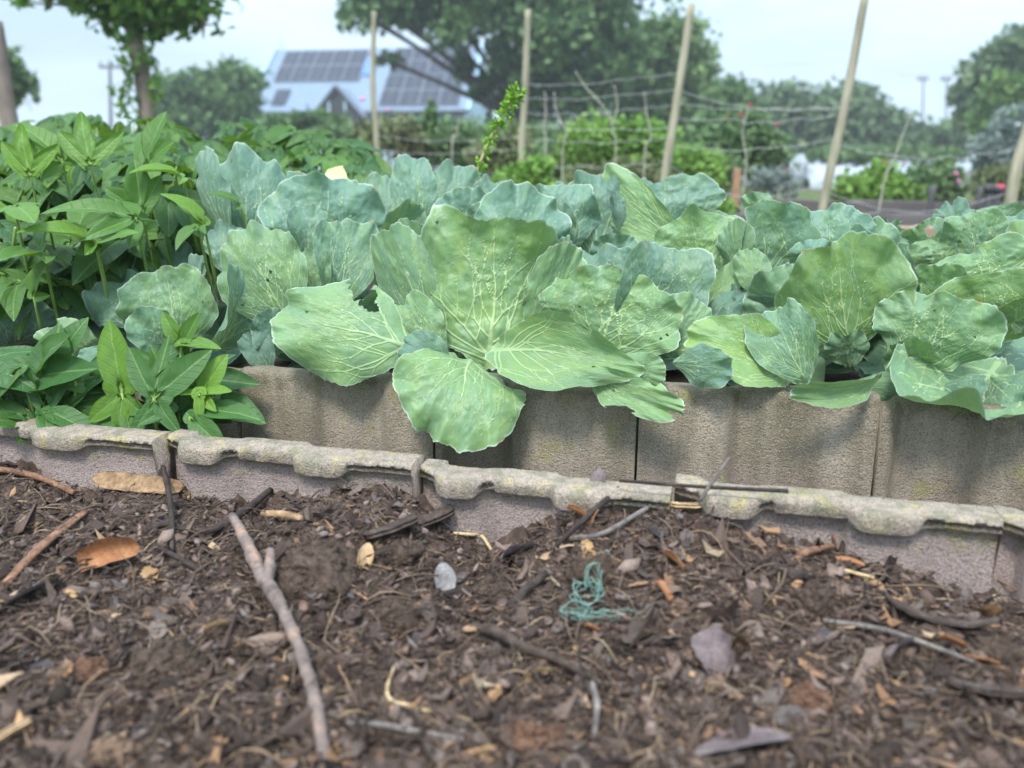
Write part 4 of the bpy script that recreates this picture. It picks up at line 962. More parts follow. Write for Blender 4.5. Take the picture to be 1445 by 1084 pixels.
cabbage('cabbage behind the front row with a large folded dark leaf showing its pale underside', (1110, 400, 1.58), [
    (1090, 420, 1.54, 1082, 288, 1.48, 150, o_(tone=.22, val=.92, bulge=-.06, cup=1.0, roll=14, lip=.03, n=HI, seed=111)),
    (1052, 415, 1.50, 1036, 312, 1.46, 60, o_(tone=.40, val=.9, bulge=.1, cup=-.5, roll=-30, n=80, seed=112)),
    (1175, 420, 1.52, 1168, 290, 1.50, 150, o_(tone=.05, bulge=.10, cup=-.35, roll=0, n=HI, seed=113)),
    (1225, 420, 1.50, 1222, 318, 1.48, 100, o_(tone=.28, bulge=.10, cup=-.4, roll=14, n=90, seed=114)),
    (1020, 390, 1.62, 1010, 305, 1.62, 90, o_(tone=.35, bulge=.1, cup=.2, n=70)),
    (1150, 380, 1.42, 1150, 338, 1.40, 80, o_(tone=.05, bulge=.1, cup=.4, ruffle=.1, n=70, seed=116)),
    (1065, 330, 1.66, 1100, 286, 1.62, 90, o_(tone=.45, val=.9, bulge=.1, cup=-.2, n=60)),
])
cabbage('insect-eaten cabbage with ragged holes at the right, in front of the timber bed', (1370, 360, 1.62), [
    (1385, 380, 1.56, 1368, 298, 1.52, 84, o_(tone=.38, bulge=.08, cup=-.4, roll=0, n=90, seed=121, bites=((-.22, .55, .03), (.0, .75, .02)))),
    (1425, 385, 1.54, 1425, 298, 1.50, 96, o_(tone=.05, bulge=.1, cup=-.3, n=90, seed=122, bites=((-.1, .85, .03),))),
    (1320, 365, 1.66, 1290, 318, 1.66, 70, o_(tone=.40, bulge=.1, cup=.3, ruffle=.12, n=70, seed=123, bites=((.2, .7, .12), (-.3, .8, .1)))),
    (1250, 360, 1.72, 1262, 312, 1.72, 60, o_(tone=.25, bulge=.1, cup=.3, ruffle=.12, n=70, seed=124, bites=((.25, .9, .12), (-.3, .8, .1)))),
    (1345, 340, 1.84, 1345, 288, 1.86, 56, o_(tone=.05, bulge=.2, cup=.5, ruffle=.14, n=70, seed=125, bites=((-.3, .6, .1),))),
    (1415, 330, 1.84, 1420, 288, 1.84, 90, o_(tone=.3, bulge=.1, cup=-.3, n=60)),
    (1450, 390, 1.48, 1455, 310, 1.46, 60, o_(tone=.6, bulge=.1, cup=.3, n=60)),
    (1420, 400, 1.46, 1400, 350, 1.44, 60, o_(tone=.0, bulge=.12, cup=.4, ruffle=.08, n=60)),
    (1330, 385, 1.6, 1335, 335, 1.6, 90, o_(tone=.55, bulge=.12, cup=-.3, n=60, bites=((.1, .8, .05),))),
    (1275, 385, 1.6, 1280, 345, 1.6, 70, o_(tone=.4, bulge=.12, cup=-.3, n=60)),
])

# ------------------------------------------------------------------ broad-leaved plants with lobed leaves
def lobe_w(s, W_): return W_ * s ** .62 * (1 - s) ** .78 * 2.2
def lobed(lobes, seed, fold=.25, droop=.35, nr=8):
    """leaf about its stalk joint: lobes = (angle deg from +Y, length, half width); returns V, faces, leafco; unit: metres as given"""
    r_ = np.random.default_rng(seed); th = [np.linspace(-180, 180, 121)[:-1]]
    for a, L, W_ in lobes: th.append(a + np.array([-9, -6, -4, -2.5, -1.2, -.5, 0, .5, 1.2, 2.5, 4, 6, 9.]))
    th = np.unique(np.round((np.concatenate(th) + 180) % 360 - 180, 2)); rad = np.radians(th); best = np.full(len(th), .012); idx = np.zeros(len(th), int)
    s = np.linspace(.001, 1, 200)
    for i, (a, L, W_) in enumerate(lobes):
        ww = lobe_w(s, W_); dl = np.degrees(np.arctan2(ww, s * L)); rr = np.hypot(ww, s * L); o = np.argsort(dl)
        D = np.abs((th - a + 180) % 360 - 180); q = np.interp(D, dl[o], rr[o], right=0)
        q[D > 89] = 0; m = q > best; best[m] = q[m]; idx[m] = i
    best = np.maximum(best, .30 * max(l[1] for l in lobes) * np.clip(1.25 - np.abs(th - 0) / 110, 0, 1) ** .5 * (.6 if len(lobes) < 3 else 1) * (len(lobes) > 1))
    best = best * (1 + .035 * fbm(np.stack([np.cos(rad) * 6, np.sin(rad) * 6], -1) + seed, seed, 3))
    t = np.linspace(0, 1, nr)[1:]; n = len(th)
    V = [[0, 0, 0]]; lc = [[0, 0, 0]]
    for tt in t:
        r = best * tt; x, y = r * np.sin(rad), r * np.cos(rad)
        A = np.radians([lobes[i][0] for i in idx]); Ls = np.array([lobes[i][1] for i in idx])
        sa = x * np.sin(A) + y * np.cos(A); ta = x * np.cos(A) - y * np.sin(A)
        z = fold * np.abs(ta) - droop * (sa / Ls) ** 2 * Ls * (.6 + .4 * np.cos(A)) + .012 * r_.normal() * Ls
        z = z + .035 * Ls * fbm(np.stack([x, y], -1) / Ls.max() * 5 + seed, seed + 3, 3)
        V += list(np.stack([x, y, z], -1)); lc += list(np.stack([sa / Ls, ta / Ls, idx * 1.0], -1))
    F3 = np.array([[0, 1 + (j + 1) % n, 1 + j] for j in range(n)]); i = np.arange(nr - 2)[:, None] * n + 1; j = np.arange(n)[None]
    F4 = np.stack([i + j, i + (j + 1) % n, i + n + (j + 1) % n, i + n + j], -1).reshape(-1, 4)
    return np.array(V), [F3[:, ::-1], F4], np.array(lc)
def frame_from(y, z):
    y = unit(y); z = np.asarray(z, float); z = unit(z - y * np.dot(z, y)); x = np.cross(y, z)
    return np.stack([x, y, z], 1)
LT = []
rl = np.random.default_rng(21)
for i in range(14):
    a1 = rl.uniform(38, 55); l1 = rl.uniform(.62, .9)
    lob = [(rl.normal(0, 7), 1.0, rl.uniform(.20, .31)), (a1, l1, rl.uniform(.15, .24)), (-a1 + rl.normal(0, 10), l1 * rl.uniform(.7, 1.1), rl.uniform(.15, .24))]
    if i % 3 == 0: lob += [(105, .5, .12), (-108, .48, .12)]
    if i % 4 == 1: lob = [(0, 1, .30), (70, .45, .14), (-70, .42, .14)]
    V, Fs, lc = lobed(lob, 30 + i, rl.uniform(.1, .5), rl.uniform(.1, .9))
    LT.append(mesh_data('lobed_leaf', V, Fs, M_POT, {'leafco': lc}))
GP = 'broad-leaved plants in the bed'
def px_in(px, py, poly):
    c = False; j = len(poly) - 1
    for i in range(len(poly)):
        (xi, yi), (xj, yj) = poly[i], poly[j]
        if (yi > py) != (yj > py) and px < (xj - xi) * (py - yi) / (yj - yi) + xi: c = not c
        j = i
    return c
poly = [(-60, 178), (20, 172), (75, 160), (150, 168), (210, 165), (300, 168), (400, 172), (450, 182), (500, 205), (545, 228), (545, 262), (470, 262), (410, 240), (380, 225), (300, 222), (290, 330), (250, 350), (190, 345), (130, 370), (70, 400), (-60, 400)]
hubs = []
plants = []
pl_lab = ['leafy plant nearest the left picture edge, its big lobed leaves over the blue cabbage', 'lobed-leaf plant with long bare leaf stalks above the dark blue cabbage', 'lobed-leaf plant beside the narrow blue cabbage leaf', 'leafy plant below the leaning grey post', 'tall leafy plant in front of the vine-covered trunk',
          'tall leafy plant just right of the vine-covered trunk', 'leafy plant whose top meets the left eave of the blue house', 'leafy plant in front of the house porch, behind the blue-grey cabbage', 'leafy plant at the right end of the group, under the thin pale pole', 'deep green plant filling the middle of the leafy group', 'lobed-leaf plant in the second rank, left of the trunk', 'small yellowish leafy plant at the foot of the thin pale pole']
pl_at = [(20, 360, 1.62), (130, 340, 1.72), (250, 300, 1.80), (10, 240, 2.4), (130, 220, 2.5), (240, 220, 2.55), (350, 210, 2.7), (430, 215, 2.75), (500, 240, 2.85), (180, 270, 2.05), (80, 280, 2.0), (545, 255, 3.0)]
for lab, c in zip(pl_lab, pl_at):
    h = at(*c); root = (h[0], h[1] + .05, ZBED)
    plants.append([thing('lobed_leaf_plant', lab, 'leafy plant', root, GP), MB(), []])
def add_leaf(plant, J, y, z, size, tone, val, mesh=None, idx=0):
    o = bpy.data.objects.new('leaf', mesh or LT[idx % len(LT)]); COL.objects.link(o)
    Rm = frame_from(y, z); M = Matrix([[*(Rm[0] * size), 0], [*(Rm[1] * size), 0], [*(Rm[2] * size), 0], [0, 0, 0, 1]])
    M.translation = Vector(J) - plant.location; o.parent = plant; o.matrix_local = M; o.color = (tone, val, 0, 1); return o
def petiole(plant, mb, J, start, r=.0022, bow=.03):
    J = np.array(J); start = np.array(start); mid = (J + start) / 2 + [0, 0, bow]
    V, Fs = tube([start, mid, J], [r * 1.25, r, r * .8], 6, 9); mb.add(V, Fs)
rp = np.random.default_rng(77); cnt = 0
def grow(px, py, Y, size, tone, val=1.0, yaw=None, down=None, stalk=True):
    J = at(px, py, Y); k = int(np.argmin([np.hypot(J[0] - p[0].location.x, (J[1] - p[0].location.y) * .8) for p in plants]))
    pl = plants[k]
    a = rp.normal(-90, 75) if yaw is None else yaw; dn = rp.uniform(8, 48) if down is None else down
    y = np.array([math.cos(R(a)) * math.cos(R(dn)), math.sin(R(a)) * math.cos(R(dn)), -math.sin(R(dn))])
    z = np.array([rp.normal(0, .25), rp.normal(0, .25) - .25, 1.])
    add_leaf(pl[0], J, y, z, size, tone, val, idx=int(rp.integers(0, 14)))
    if stalk:
        rt = np.array(pl[0].location) + [rp.normal(0, .05), rp.normal(0, .04), .08]
        st = J + (rt - J) * np.array([.55, .45, .75]); petiole(pl[0], pl[1], J, st)
    return J
n_want = 275
while cnt < n_want:
    px, py = rp.uniform(-60, 560), rp.uniform(150, 410)
    if not px_in(px, py, poly): continue
    t = (py - 165) / 240.0; Y = 2.95 - 1.45 * min(max(t, 0), 1) ** .75 + rp.normal(0, .05)
    if px > 300: Y = max(Y, 2.15)
    grow(px, py, Y, rp.uniform(.09, .145), float(np.clip(rp.normal(.14, .24), 0, 1)), rp.uniform(.75, 1))
    cnt += 1
for _ in range(200):                                          # the dense near face of the group
    px, py = rp.uniform(-50, 290), rp.uniform(215, 395)
    if px_in(px, py, poly): grow(px, py, 1.50 + .45 * (395 - py) / 180 + rp.normal(0, .05), rp.uniform(.075, .15), float(np.clip(rp.normal(.2, .28), 0, 1)), rp.uniform(.7, 1))
# leaves read off the photograph: joint, then where the main lobe points
for jx, jy, jY, tx, ty, tY, sz, tone, idx in (
        (137, 344, 1.46, 40, 300, 1.40, .115, .75, 1), (192, 311, 1.50, 75, 232, 1.46, .135, .35, 0), (288, 318, 1.52, 245, 265, 1.50, .085, .85, 1), (62, 360, 1.44, 0, 345, 1.36, .11, .4, 3),
        (22, 306, 1.5, -30, 270, 1.46, .11, .9, 5), (43, 247, 1.62, 30, 180, 1.62, .10, .8, 2), (88, 228, 1.66, 60, 185, 1.66, .11, .5, 6), (128, 232, 1.66, 118, 165, 1.68, .115, .55, 2), (205, 235, 1.66, 225, 170, 1.68, .12, .3, 4),
        (258, 250, 1.62, 210, 230, 1.58, .09, .8, 1), (70, 322, 1.5, 100, 300, 1.44, .09, .35, 0), (280, 320, 1.48, 238, 340, 1.42, .06, .3, 1), (135, 345, 1.45, 205, 305, 1.42, .09, .5, 5),
        (20, 290, 1.46, 45, 300, 1.38, .10, .6, 5), (48, 420, 1.42, 50, 385, 1.42, .075, .55, 1), (340, 290, 1.60, 310, 268, 1.58, .06, .3, 1), (200, 300, 1.58, 185, 250, 1.58, .10, .25, 8)):
    J, T = at(jx, jy, jY), at(tx, ty, tY); k = int(np.argmin([np.hypot(J[0] - p[0].location.x, J[1] - p[0].location.y) for p in plants])); pl = plants[k]
    add_leaf(pl[0], J, T - J, np.array([0, -.35, 1.]), sz, tone, 1.0, idx=idx)
    petiole(pl[0], pl[1], J, at(jx + 22, jy + 105, jY + .06), .0026, .0)
for p in plants:
    m = p[1]
    rt = np.array(p[0].location)
    for q in range(4): m.add(*tube([rt, rt + [rp.normal(0, .05), rp.normal(0, .04), .12], rt + [rp.normal(0, .09), rp.normal(0, .06), .26]], [.005, .0045, .003], 7, 10))
    m.build('stem', M_STEM, p[0])
# young plants sprouting between the walls: every leaf placed from the photograph
def flat_leaf(pl, J, T, lobes, tone, val=1.0, up=(0, -.6, .8), fold=.2, droop=.15, seed=1):
    L = np.linalg.norm(T - J); V, Fs, lc = lobed([(a, l * L, w_ * L) for a, l, w_ in lobes], seed, fold, droop)
    me = mesh_data('lobed_leaf', V, Fs, M_POT, {'leafco': lc}); return add_leaf(pl, J, T - J, np.array(up, float), 1.0, tone, val, me)
GY = 'young plants between the two walls'
def sprout(label, root, leaves, extra=None):
    rt = at(*root); rt[2] = ZG2 + .0; pl = thing('young_leafy_plant', label, 'leafy plant', rt, GY); m = MB()
    for k, (jx, jy, jY, tx, ty, tY, lobes, tone, up, fold, droop) in enumerate(leaves):
        J, T = at(jx, jy, jY + .055), at(tx, ty, tY + .055); flat_leaf(pl, J, T, lobes, tone, 1.0, up, fold, droop, k + int(jx))
        m.add(*tube([rt, rt * .45 + J * .55 + [0, .01, -.03], J], [.0036, .0030, .0022], 7, 12))
    if extra:                                               # smaller leaves lower in the clump
        x0, x1, y0, y1, n_ = extra; re_ = np.random.default_rng(n_ + x1)
        for k in range(n_):
            jx, jy, jY = re_.uniform(x0, x1), re_.uniform(y0, y1), re_.uniform(1.22, 1.27); a_ = re_.uniform(-2.6, 2.6); l_ = re_.uniform(55, 95)
            J, T = at(jx, jy, jY), at(jx + l_ * math.sin(a_), jy - l_ * math.cos(a_) * .8, jY + re_.uniform(-.06, .03))
            lo_ = [(0, 1, .28)] if k % 3 else [(0, 1, .25), (45, .7, .18), (-48, .75, .18)]
            flat_leaf(pl, J, T, lo_, re_.uniform(0, .3), re_.uniform(.85, 1), (re_.normal(0, .4), -.7, .7), .25, .3, k + 200 + int(jx))
            m.add(*tube([rt, rt * .4 + J * .6 + [0, .015, -.03], J], [.003, .0026, .002], 6, 10))
    m.build('stem', M_STEM, pl); return pl
ONE = [(0, 1, .26)]; WIDE = [(0, 1, .30)]; FACE = (0, -1, .35); UP = (0, -.45, 1)
sprout('sprout at the left picture edge with a big upright oval leaf, behind the wall rim', (60, 620, 1.22), [
    (62, 582, 1.16, 78, 455, 1.20, WIDE, .06, FACE, .22, .1), (62, 582, 1.15, 125, 590, 1.12, ONE, .10, UP, .3, .5), (62, 582, 1.15, 66, 610, 1.10, ONE, .12, UP, .3, .3),
    (50, 560, 1.18, 0, 515, 1.18, WIDE, .06, FACE, .25, .2), (40, 590, 1.16, -25, 560, 1.14, WIDE, .12, UP, .25, .3), (45, 560, 1.18, 20, 500, 1.22, ONE, .05, FACE, .3, .2),
    (112, 612, 1.16, 150, 596, 1.10, WIDE, .12, UP, .3, .3), (88, 600, 1.18, 60, 570, 1.2, ONE, .08, UP, .3, .3), (30, 605, 1.14, -10, 592, 1.10, ONE, .2, UP, .3, .3), (85, 560, 1.26, 130, 520, 1.28, WIDE, .02, UP, .3, .3), (20, 560, 1.2, -30, 600, 1.16, WIDE, .1, UP, .3, .3), (100, 590, 1.2, 128, 628, 1.15, WIDE, .08, UP, .3, .3), (20, 540, 1.24, 60, 520, 1.26, WIDE, .05, UP, .3, .3), (110, 575, 1.24, 165, 600, 1.2, WIDE, .05, UP, .3, .3)], (-40, 140, 490, 600, 22))
sprout('young plant with a lime-green upright leaf and a wide three-lobed leaf', (200, 620, 1.20), [
    (172, 555, 1.15, 150, 452, 1.17, [(0, 1, .27), (150, .55, .13), (-165, .65, .14), (-120, .62, .16)], .72, FACE, .18, .1),
    (217, 562, 1.13, 294, 494, 1.15, [(0, 1, .25), (-78, .82, .20), (-38, .9, .12), (95, .62, .14), (160, .75, .12)], .12, FACE, .16, .12),
    (258, 487, 1.20, 226, 441, 1.20, ONE, .55, FACE, .4, .2), (258, 488, 1.20, 277, 442, 1.20, ONE, .35, FACE, .4, .2), (256, 486, 1.19, 308, 484, 1.18, ONE, .6, UP, .4, .2),
    (180, 560, 1.16, 178, 616, 1.12, ONE, .35, FACE, .2, .2)], (140, 250, 520, 605, 12))
sprout('small yellow-green sprout with star-shaped new leaves in front of the moss-stained wall block', (240, 630, 1.19), [
    (284, 556, 1.15, 316, 500, 1.16, WIDE, .80, FACE, .3, .2), (284, 556, 1.14, 322, 546, 1.12, ONE, .9, UP, .3, .2), (282, 556, 1.13, 280, 592, 1.11, ONE, .95, FACE, .3, .2), (282, 556, 1.14, 246, 552, 1.13, ONE, .85, UP, .3, .2),
    (284, 556, 1.14, 300, 578, 1.11, ONE, .9, FACE, .3, .2), (283, 554, 1.15, 288, 518, 1.16, ONE, .9, FACE, .3, .2),
    (268, 588, 1.12, 312, 632, 1.08, WIDE, .18, FACE, .2, .15), (282, 580, 1.14, 352, 572, 1.10, ONE, .14, UP, .25, .25), (240, 575, 1.14, 198, 594, 1.10, ONE, .12, FACE, .25, .3), (300, 560, 1.16, 316, 545, 1.18, WIDE, .12, FACE, .25, .2)], (230, 320, 530, 610, 9))
# yellowed leaf lying on the plants, tall thin sprig
yl = at(472, 246, 2.0)
M_YEL = simple('yellowed_leaf', (0.42, 0.42, 0.16), (0.56, 0.55, 0.28), 40, .6, .3, .3)
u, v = np.meshgrid(np.linspace(-1, 1, 12), np.linspace(-1, 1, 9), indexing='ij')
P = np.stack([u * .026 * (1 - .3 * v), .01 * v + .006 * u * u, v * .016 + .004 * u], -1).reshape(-1, 3) + .002 * fbm(np.stack([u, v], -1).reshape(-1, 2) * 3, 4, 2)[:, None] + yl
setp(mk('yellow_leaf', P, grid_faces(12, 9), M_YEL, None, None, True, yl), 'pale yellow dead leaf caught behind the blue-grey cabbage', 'dead leaf')
sp = [(662, 276), (672, 245), (685, 212), (700, 180), (718, 150), (733, 128)]
pts = [at(a, b, 1.95) for a, b in sp]; base = np.array([pts[0][0] - .05, pts[0][1], ZBED])
sg = thing('leafy_sprig', 'single thin bolted sprig with tiny bright leaves rising above the cabbages', 'plant', base)
V, Fs = tube([base, base + [.02, 0, .2]] + pts, [.004] * 3 + [.0038, .0034, .003, .0026, .0016], 7, 40, .1); M_SPRIG = simple('tan_green_stalk', (0.28, 0.26, 0.10), (0.40, 0.34, 0.16), 60, .6, .3, .2)
mk('stem', V, Fs, M_SPRIG, sg)
M_TINY = foliage('tiny_bright_leaves', [(0, (0.10, 0.26, 0.02)), (.5, (0.17, 0.36, 0.03)), (1, (0.30, 0.48, 0.06))], big=8)
m = MB(); rg = np.random.default_rng(3); cl = spline(pts, 60)
def tiny(c, dirv, L, W_):
    d = unit(dirv); s = unit(np.cross(d, rg.normal(0, 1, 3))); nn = np.cross(s, d)
    V = np.array([c, c + d * L * .45 + s * W_ + nn * .002, c + d * L, c + d * L * .45 - s * W_ + nn * .002, c + d * L * .5 - nn * .002]); m.add(V, np.array([[0, 1, 4], [1, 2, 4], [2, 3, 4], [3, 0, 4]]))
for i in range(6, 60, 1):
    for _ in range(3 if i < 30 else 7):
        dv = rg.normal(0, 1, 3); c = cl[i] + unit(dv) * rg.uniform(.002, .012 if i < 40 else .017); tiny(c, dv + [0, 0, .3], rg.uniform(.008, .017), rg.uniform(.003, .006))
br = MB()
for (ex, ey) in ((640, 262), (650, 252), (692, 262), (700, 268), (680, 268), (645, 272)):
    e = at(ex, ey, 1.93); V, Fs = tube([pts[0] + [0, 0, .01], (pts[0] + e) / 2 + [0, 0, .006], e], [.0015, .0012, .0008], 5, 8); br.add(V, Fs)
    for _ in range(16): tt = rg.uniform(.35, 1.05); tiny(pts[0] * (1 - tt) + e * tt + rg.normal(0, .003, 3), rg.normal(0, 1, 3), rg.uniform(.008, .016), rg.uniform(.003, .006))
br.build('side_stem', M_SPRIG, sg); m.build('foliage', M_TINY, sg, False)
M_GRASS = simple('grass_blade', (0.10, 0.24, 0.03), (0.18, 0.34, 0.05), 60, .5, .3, .2)
ga, gb = on_wall(622, 672, -.05), on_wall(650, 660, -.045)
V, Fs = tube([ga + [0, 0, -.06], ga, (ga + gb) / 2 + [0, 0, .002], gb], [.0012, .0014, .0012, .0003], 5, 16); setp(mk('grass_blade', V, Fs, M_GRASS, None, None, True, ga), 'lone green grass blade leaning out between the two walls', 'grass blade')
# ------------------------------------------------------------------ background: fence, house, trees, beds
def ground_z(Y): return float(sstep(9, 30, Y)) * .42 - .02
def foot(px, Y):
    d = ray(px, 230); x = d[0] * Y / d[1]; return np.array([x, Y, ground_z(Y)])
rb = np.random.default_rng(41)
def leaf_cards(P, size, up=.3, r=rb):
    """n small bent leaves (two triangles pairs) at P"""
    n = len(P); d = r.normal(0, 1, (n, 3)); d /= np.linalg.norm(d, axis=1)[:, None]; nn = r.normal(0, 1, (n, 3)) + [0, 0, up]
    s = np.cross(d, nn); s /= np.maximum(np.linalg.norm(s, axis=1), 1e-6)[:, None]; b = np.cross(s, d)
    L = (size * (.6 + .8 * r.random(n)))[:, None]; W_ = L * (.28 + .16 * r.random(n))[:, None]
    V = np.stack([P, P + d * L * .45 + s * W_ + b * L * .08, P + d * L, P + d * L * .45 - s * W_ + b * L * .08], 1).reshape(-1, 3)
    return V, np.arange(n * 4).reshape(n, 4)
def cloud(c, rad, n, clumps, r=rb, spread=.26):
    """leaf positions gathered in clumps inside an ellipsoid, gaps left between them"""
    q = r.normal(0, 1, (clumps, 3)); q /= np.linalg.norm(q, axis=1)[:, None]; q *= (.35 + .62 * r.random(clumps) ** .6)[:, None]
    w_ = r.random(clumps) + .35; k = r.choice(clumps, n, p=w_ / w_.sum()); p = q[k] + np.clip(r.normal(0, 1, (n, 3)), -1.7, 1.7) * spread * (.5 + w_[k])[:, None]
    return c + p * rad
def tree(name, label, cat, base_px, Y, crown, mat, leaf, n, bark, trunk_w=.3, group=None, limbs=True, spread=.22, bend=0):
    """crown: list of (px, py, rx px, ry px[, dY])"""
    b = foot(base_px, Y); t = thing(name, label, cat, b, group); k = ppm(at(base_px, 200, Y)); m = MB(); tot = sum(c[2] * c[3] for c in crown)
    wood = MB(); cen = [at(c[0], c[1], Y + (c[4] if len(c) > 4 else 0)) for c in crown]
    lowest = min(c[2] for c in cen)
    fork = b * .5 + np.mean(cen, 0) * .5; fork[0] = b[0] + bend + .3 * (np.mean(cen, 0)[0] - b[0]); fork[1] = b[1]; fork[2] = max(b[2] + .3, lowest - .25 * (lowest - b[2]))
    wood.add(*tube([b - [0, 0, .1], (b + fork) / 2 + [bend * .5, 0, 0], fork], [trunk_w * .62, trunk_w * .5, trunk_w * .40], 9, 12, .12, 3))
    for c, ce in zip(crown, cen):
        rad = np.array([c[2] / k, (c[2] + c[3]) / 2 / k, c[3] / k])
        nn = max(60, int(n * c[2] * c[3] / tot)); m.add(*leaf_cards(cloud(ce, rad, nn, max(8, int(nn / 70)), spread=spread), leaf))
        if limbs:
            wood.add(*tube([fork - [0, 0, .05], fork * .5 + ce * .5 + [0, 0, -.1 * rad[2]], ce], [trunk_w * .34, trunk_w * .22, trunk_w * .08], 7, 12, .1, 5))
            for q in range(3):
                e = ce + rb.normal(0, .5, 3) * rad; wood.add(*tube([ce * .6 + fork * .4, (ce + e) / 2, e], [trunk_w * .14, trunk_w * .09, trunk_w * .03], 5, 8))
    wood.build('trunk', bark, t); m.build('crown', mat, t, False); return t
BARK_D = simple('dark_tree_bark', (0.030, 0.026, 0.024), (0.085, 0.072, 0.062), 8, .9, .15, .8, .02)
BARK_G = simple('grey_tree_bark', (0.12, 0.10, 0.085), (0.26, 0.215, 0.18), 9, .9, .15, .8, .01, (1, 1, .3))
L_DARK = foliage('dark_tree_leaves', [(0, (0.050, 0.105, 0.046)), (.5, (0.098, 0.180, 0.066)), (1, (0.180, 0.285, 0.090))], big=.5)
L_MID = foliage('mid_green_tree_leaves', [(0, (0.060, 0.120, 0.036)), (.5, (0.110, 0.195, 0.052)), (1, (0.185, 0.285, 0.08))], big=.5)
L_HEDGE = foliage('grey_green_hedge_leaves', [(0, (0.062, 0.115, 0.062)), (.5, (0.118, 0.185, 0.088)), (1, (0.185, 0.26, 0.115))], big=.4)
L_BRIGHT = foliage('bright_garden_leaves', [(0, (0.085, 0.190, 0.030)), (.5, (0.150, 0.290, 0.050)), (1, (0.26, 0.40, 0.085))], big=2)
L_SHRUB = foliage('soft_green_shrub_leaves', [(0, (0.060, 0.125, 0.045)), (.5, (0.115, 0.195, 0.075)), (1, (0.19, 0.27, 0.12))], big=1.5)
L_SILVER = foliage('silver_grey_leaves', [(0, (0.12, 0.165, 0.145)), (.5, (0.20, 0.255, 0.23)), (1, (0.31, 0.36, 0.34))], big=1.5)
L_VINE = foliage('vine_leaves', [(0, (0.060, 0.145, 0.036)), (.5, (0.120, 0.24, 0.055)), (.85, (0.18, 0.31, 0.06)), (1, (0.20, 0.17, 0.06))], transl=.42, big=3)
L_BROWN = foliage('brown_seed_stems', [(0, (0.12, 0.10, 0.060)), (.5, (0.14, 0.17, 0.070)), (1, (0.17, 0.23, 0.085))], big=2)
M_POLE = simple('pale_weathered_pole', (0.17, 0.16, 0.11), (0.40, 0.38, 0.275), 22, .85, .2, .6, .004, (1, 1, .15))
M_WIRE = simple('galvanised_wire', (0.30, 0.31, 0.31), (0.42, 0.43, 0.43), 60, .45, .5, .1)
M_POLE_D = simple('dark_pole', (0.05, 0.05, 0.055), (0.11, 0.11, 0.115), 20, .8, .2, .3)
# pole fence strung with wire
fence = thing('wire_fence', 'garden fence of thin pale poles strung with sagging wires', 'fence', foot(850, 5.2))
fp = [((533, 230), (528, 16), 10, 6.2), ((735, 240), (745, 14), 12, 5.6), ((936, 270), (976, 6), 15, 5.0), ((1160, 300), (1222, -12), 15, 4.7), ((1420, 320), (1462, 150), 20, 4.4)]
posts = []
for (bx, by), (tx, ty), wd, Y in fp:
    a, b = at(bx, by, Y), at(tx, ty, Y); g = a + (b - a) * ((ground_z(Y) - .05 - a[2]) / (b[2] - a[2])); g[0] = a[0] * .6 + g[0] * .4
    r = wd * .40 / ppm(a); md = a * .5 + b * .5 + [rb.normal(0, .018), 0, 0]
    mk('post', *tube([g, a, md, b], [r * 1.05, r * 1.05, r, r * .86], 10, 26, .10, int(bx)), M_POLE, fence); posts.append((a, b))
def on_post(i, py):
    a, b = posts[i]; lo, hi = -1., 2.
    for _ in range(40):
        m_ = (lo + hi) / 2; p = a + (b - a) * m_; y = CY - F * ((p[2] - CZ) * cp + p[1] * sp_) / depth(p)
        if y > py: lo = m_
        else: hi = m_
    return a + (b - a) * lo
def wire(p, q, sag, r=.0017, parent=None, mat=None):
    p, q = np.array(p), np.array(q); t = np.linspace(0, 1, 14)[:, None]; P = p * (1 - t) + q * t; P[:, 2] -= (4 * sag * t * (1 - t))[:, 0]
    P[1:-1] += rb.normal(0, .006, (12, 3)); return tube(P, r, 5)
for rows in ([(1, 118), (2, 102), .03], [(1, 140), (2, 126), .02], [(1, 160), (2, 148), .02], [(1, 178), (2, 178), .02], [(1, 197), (2, 196), .02], [(1, 226), (2, 225), .05], [(0, 192), (1, 192), .03], [(0, 214), (1, 212), .02],
             [(2, 128), (3, 152), .05], [(2, 146), (3, 150), .03], [(2, 166), (3, 163), .03], [(2, 230), (3, 250), .16], [(2, 205), (3, 196), .04], [(3, 205), (4, 210), .06], [(3, 270), (4, 265), .12]):
    (i, y0), (j, y1), sag = rows; mk('wire', *wire(on_post(i, y0), on_post(j, y1), sag), M_WIRE, fence)
M_BR = simple('pale_dead_branch', (0.24, 0.24, 0.19), (0.40, 0.39, 0.31), 20, .85, .2, .4)
for px, y0, y1, pts_, Y in ((865, 250, 120, (0, 4, -2, 6, 2), 5.4), (790, 250, 130, (8, 4, 10, -4, -8), 5.4), (915, 260, 130, (0, -6, 4, -2, -6), 5.3), (768, 240, 130, (0, 2, -1, 2, 1), 5.5), (640, 225, 165, (-6, -2, 2, 6, 8), 5.8), (830, 180, 100, (35, 28, 12, -6, -18), 5.4), (1262, 300, 160, (-30, -16, -2, 10, 24), 4.9), (1050, 300, 150, (-4, 0, 3, -2, 6), 5.2)):
    P = [at(px + d, y0 + (y1 - y0) * i / 4, Y) for i, d in enumerate(pts_)]
    if y0 > 220: P[0][2] = ground_z(Y)
    mk('dropper', *tube(P, [.006, .0055, .005, .0045, .003], 6, 20, .15, px), M_BR, fence)
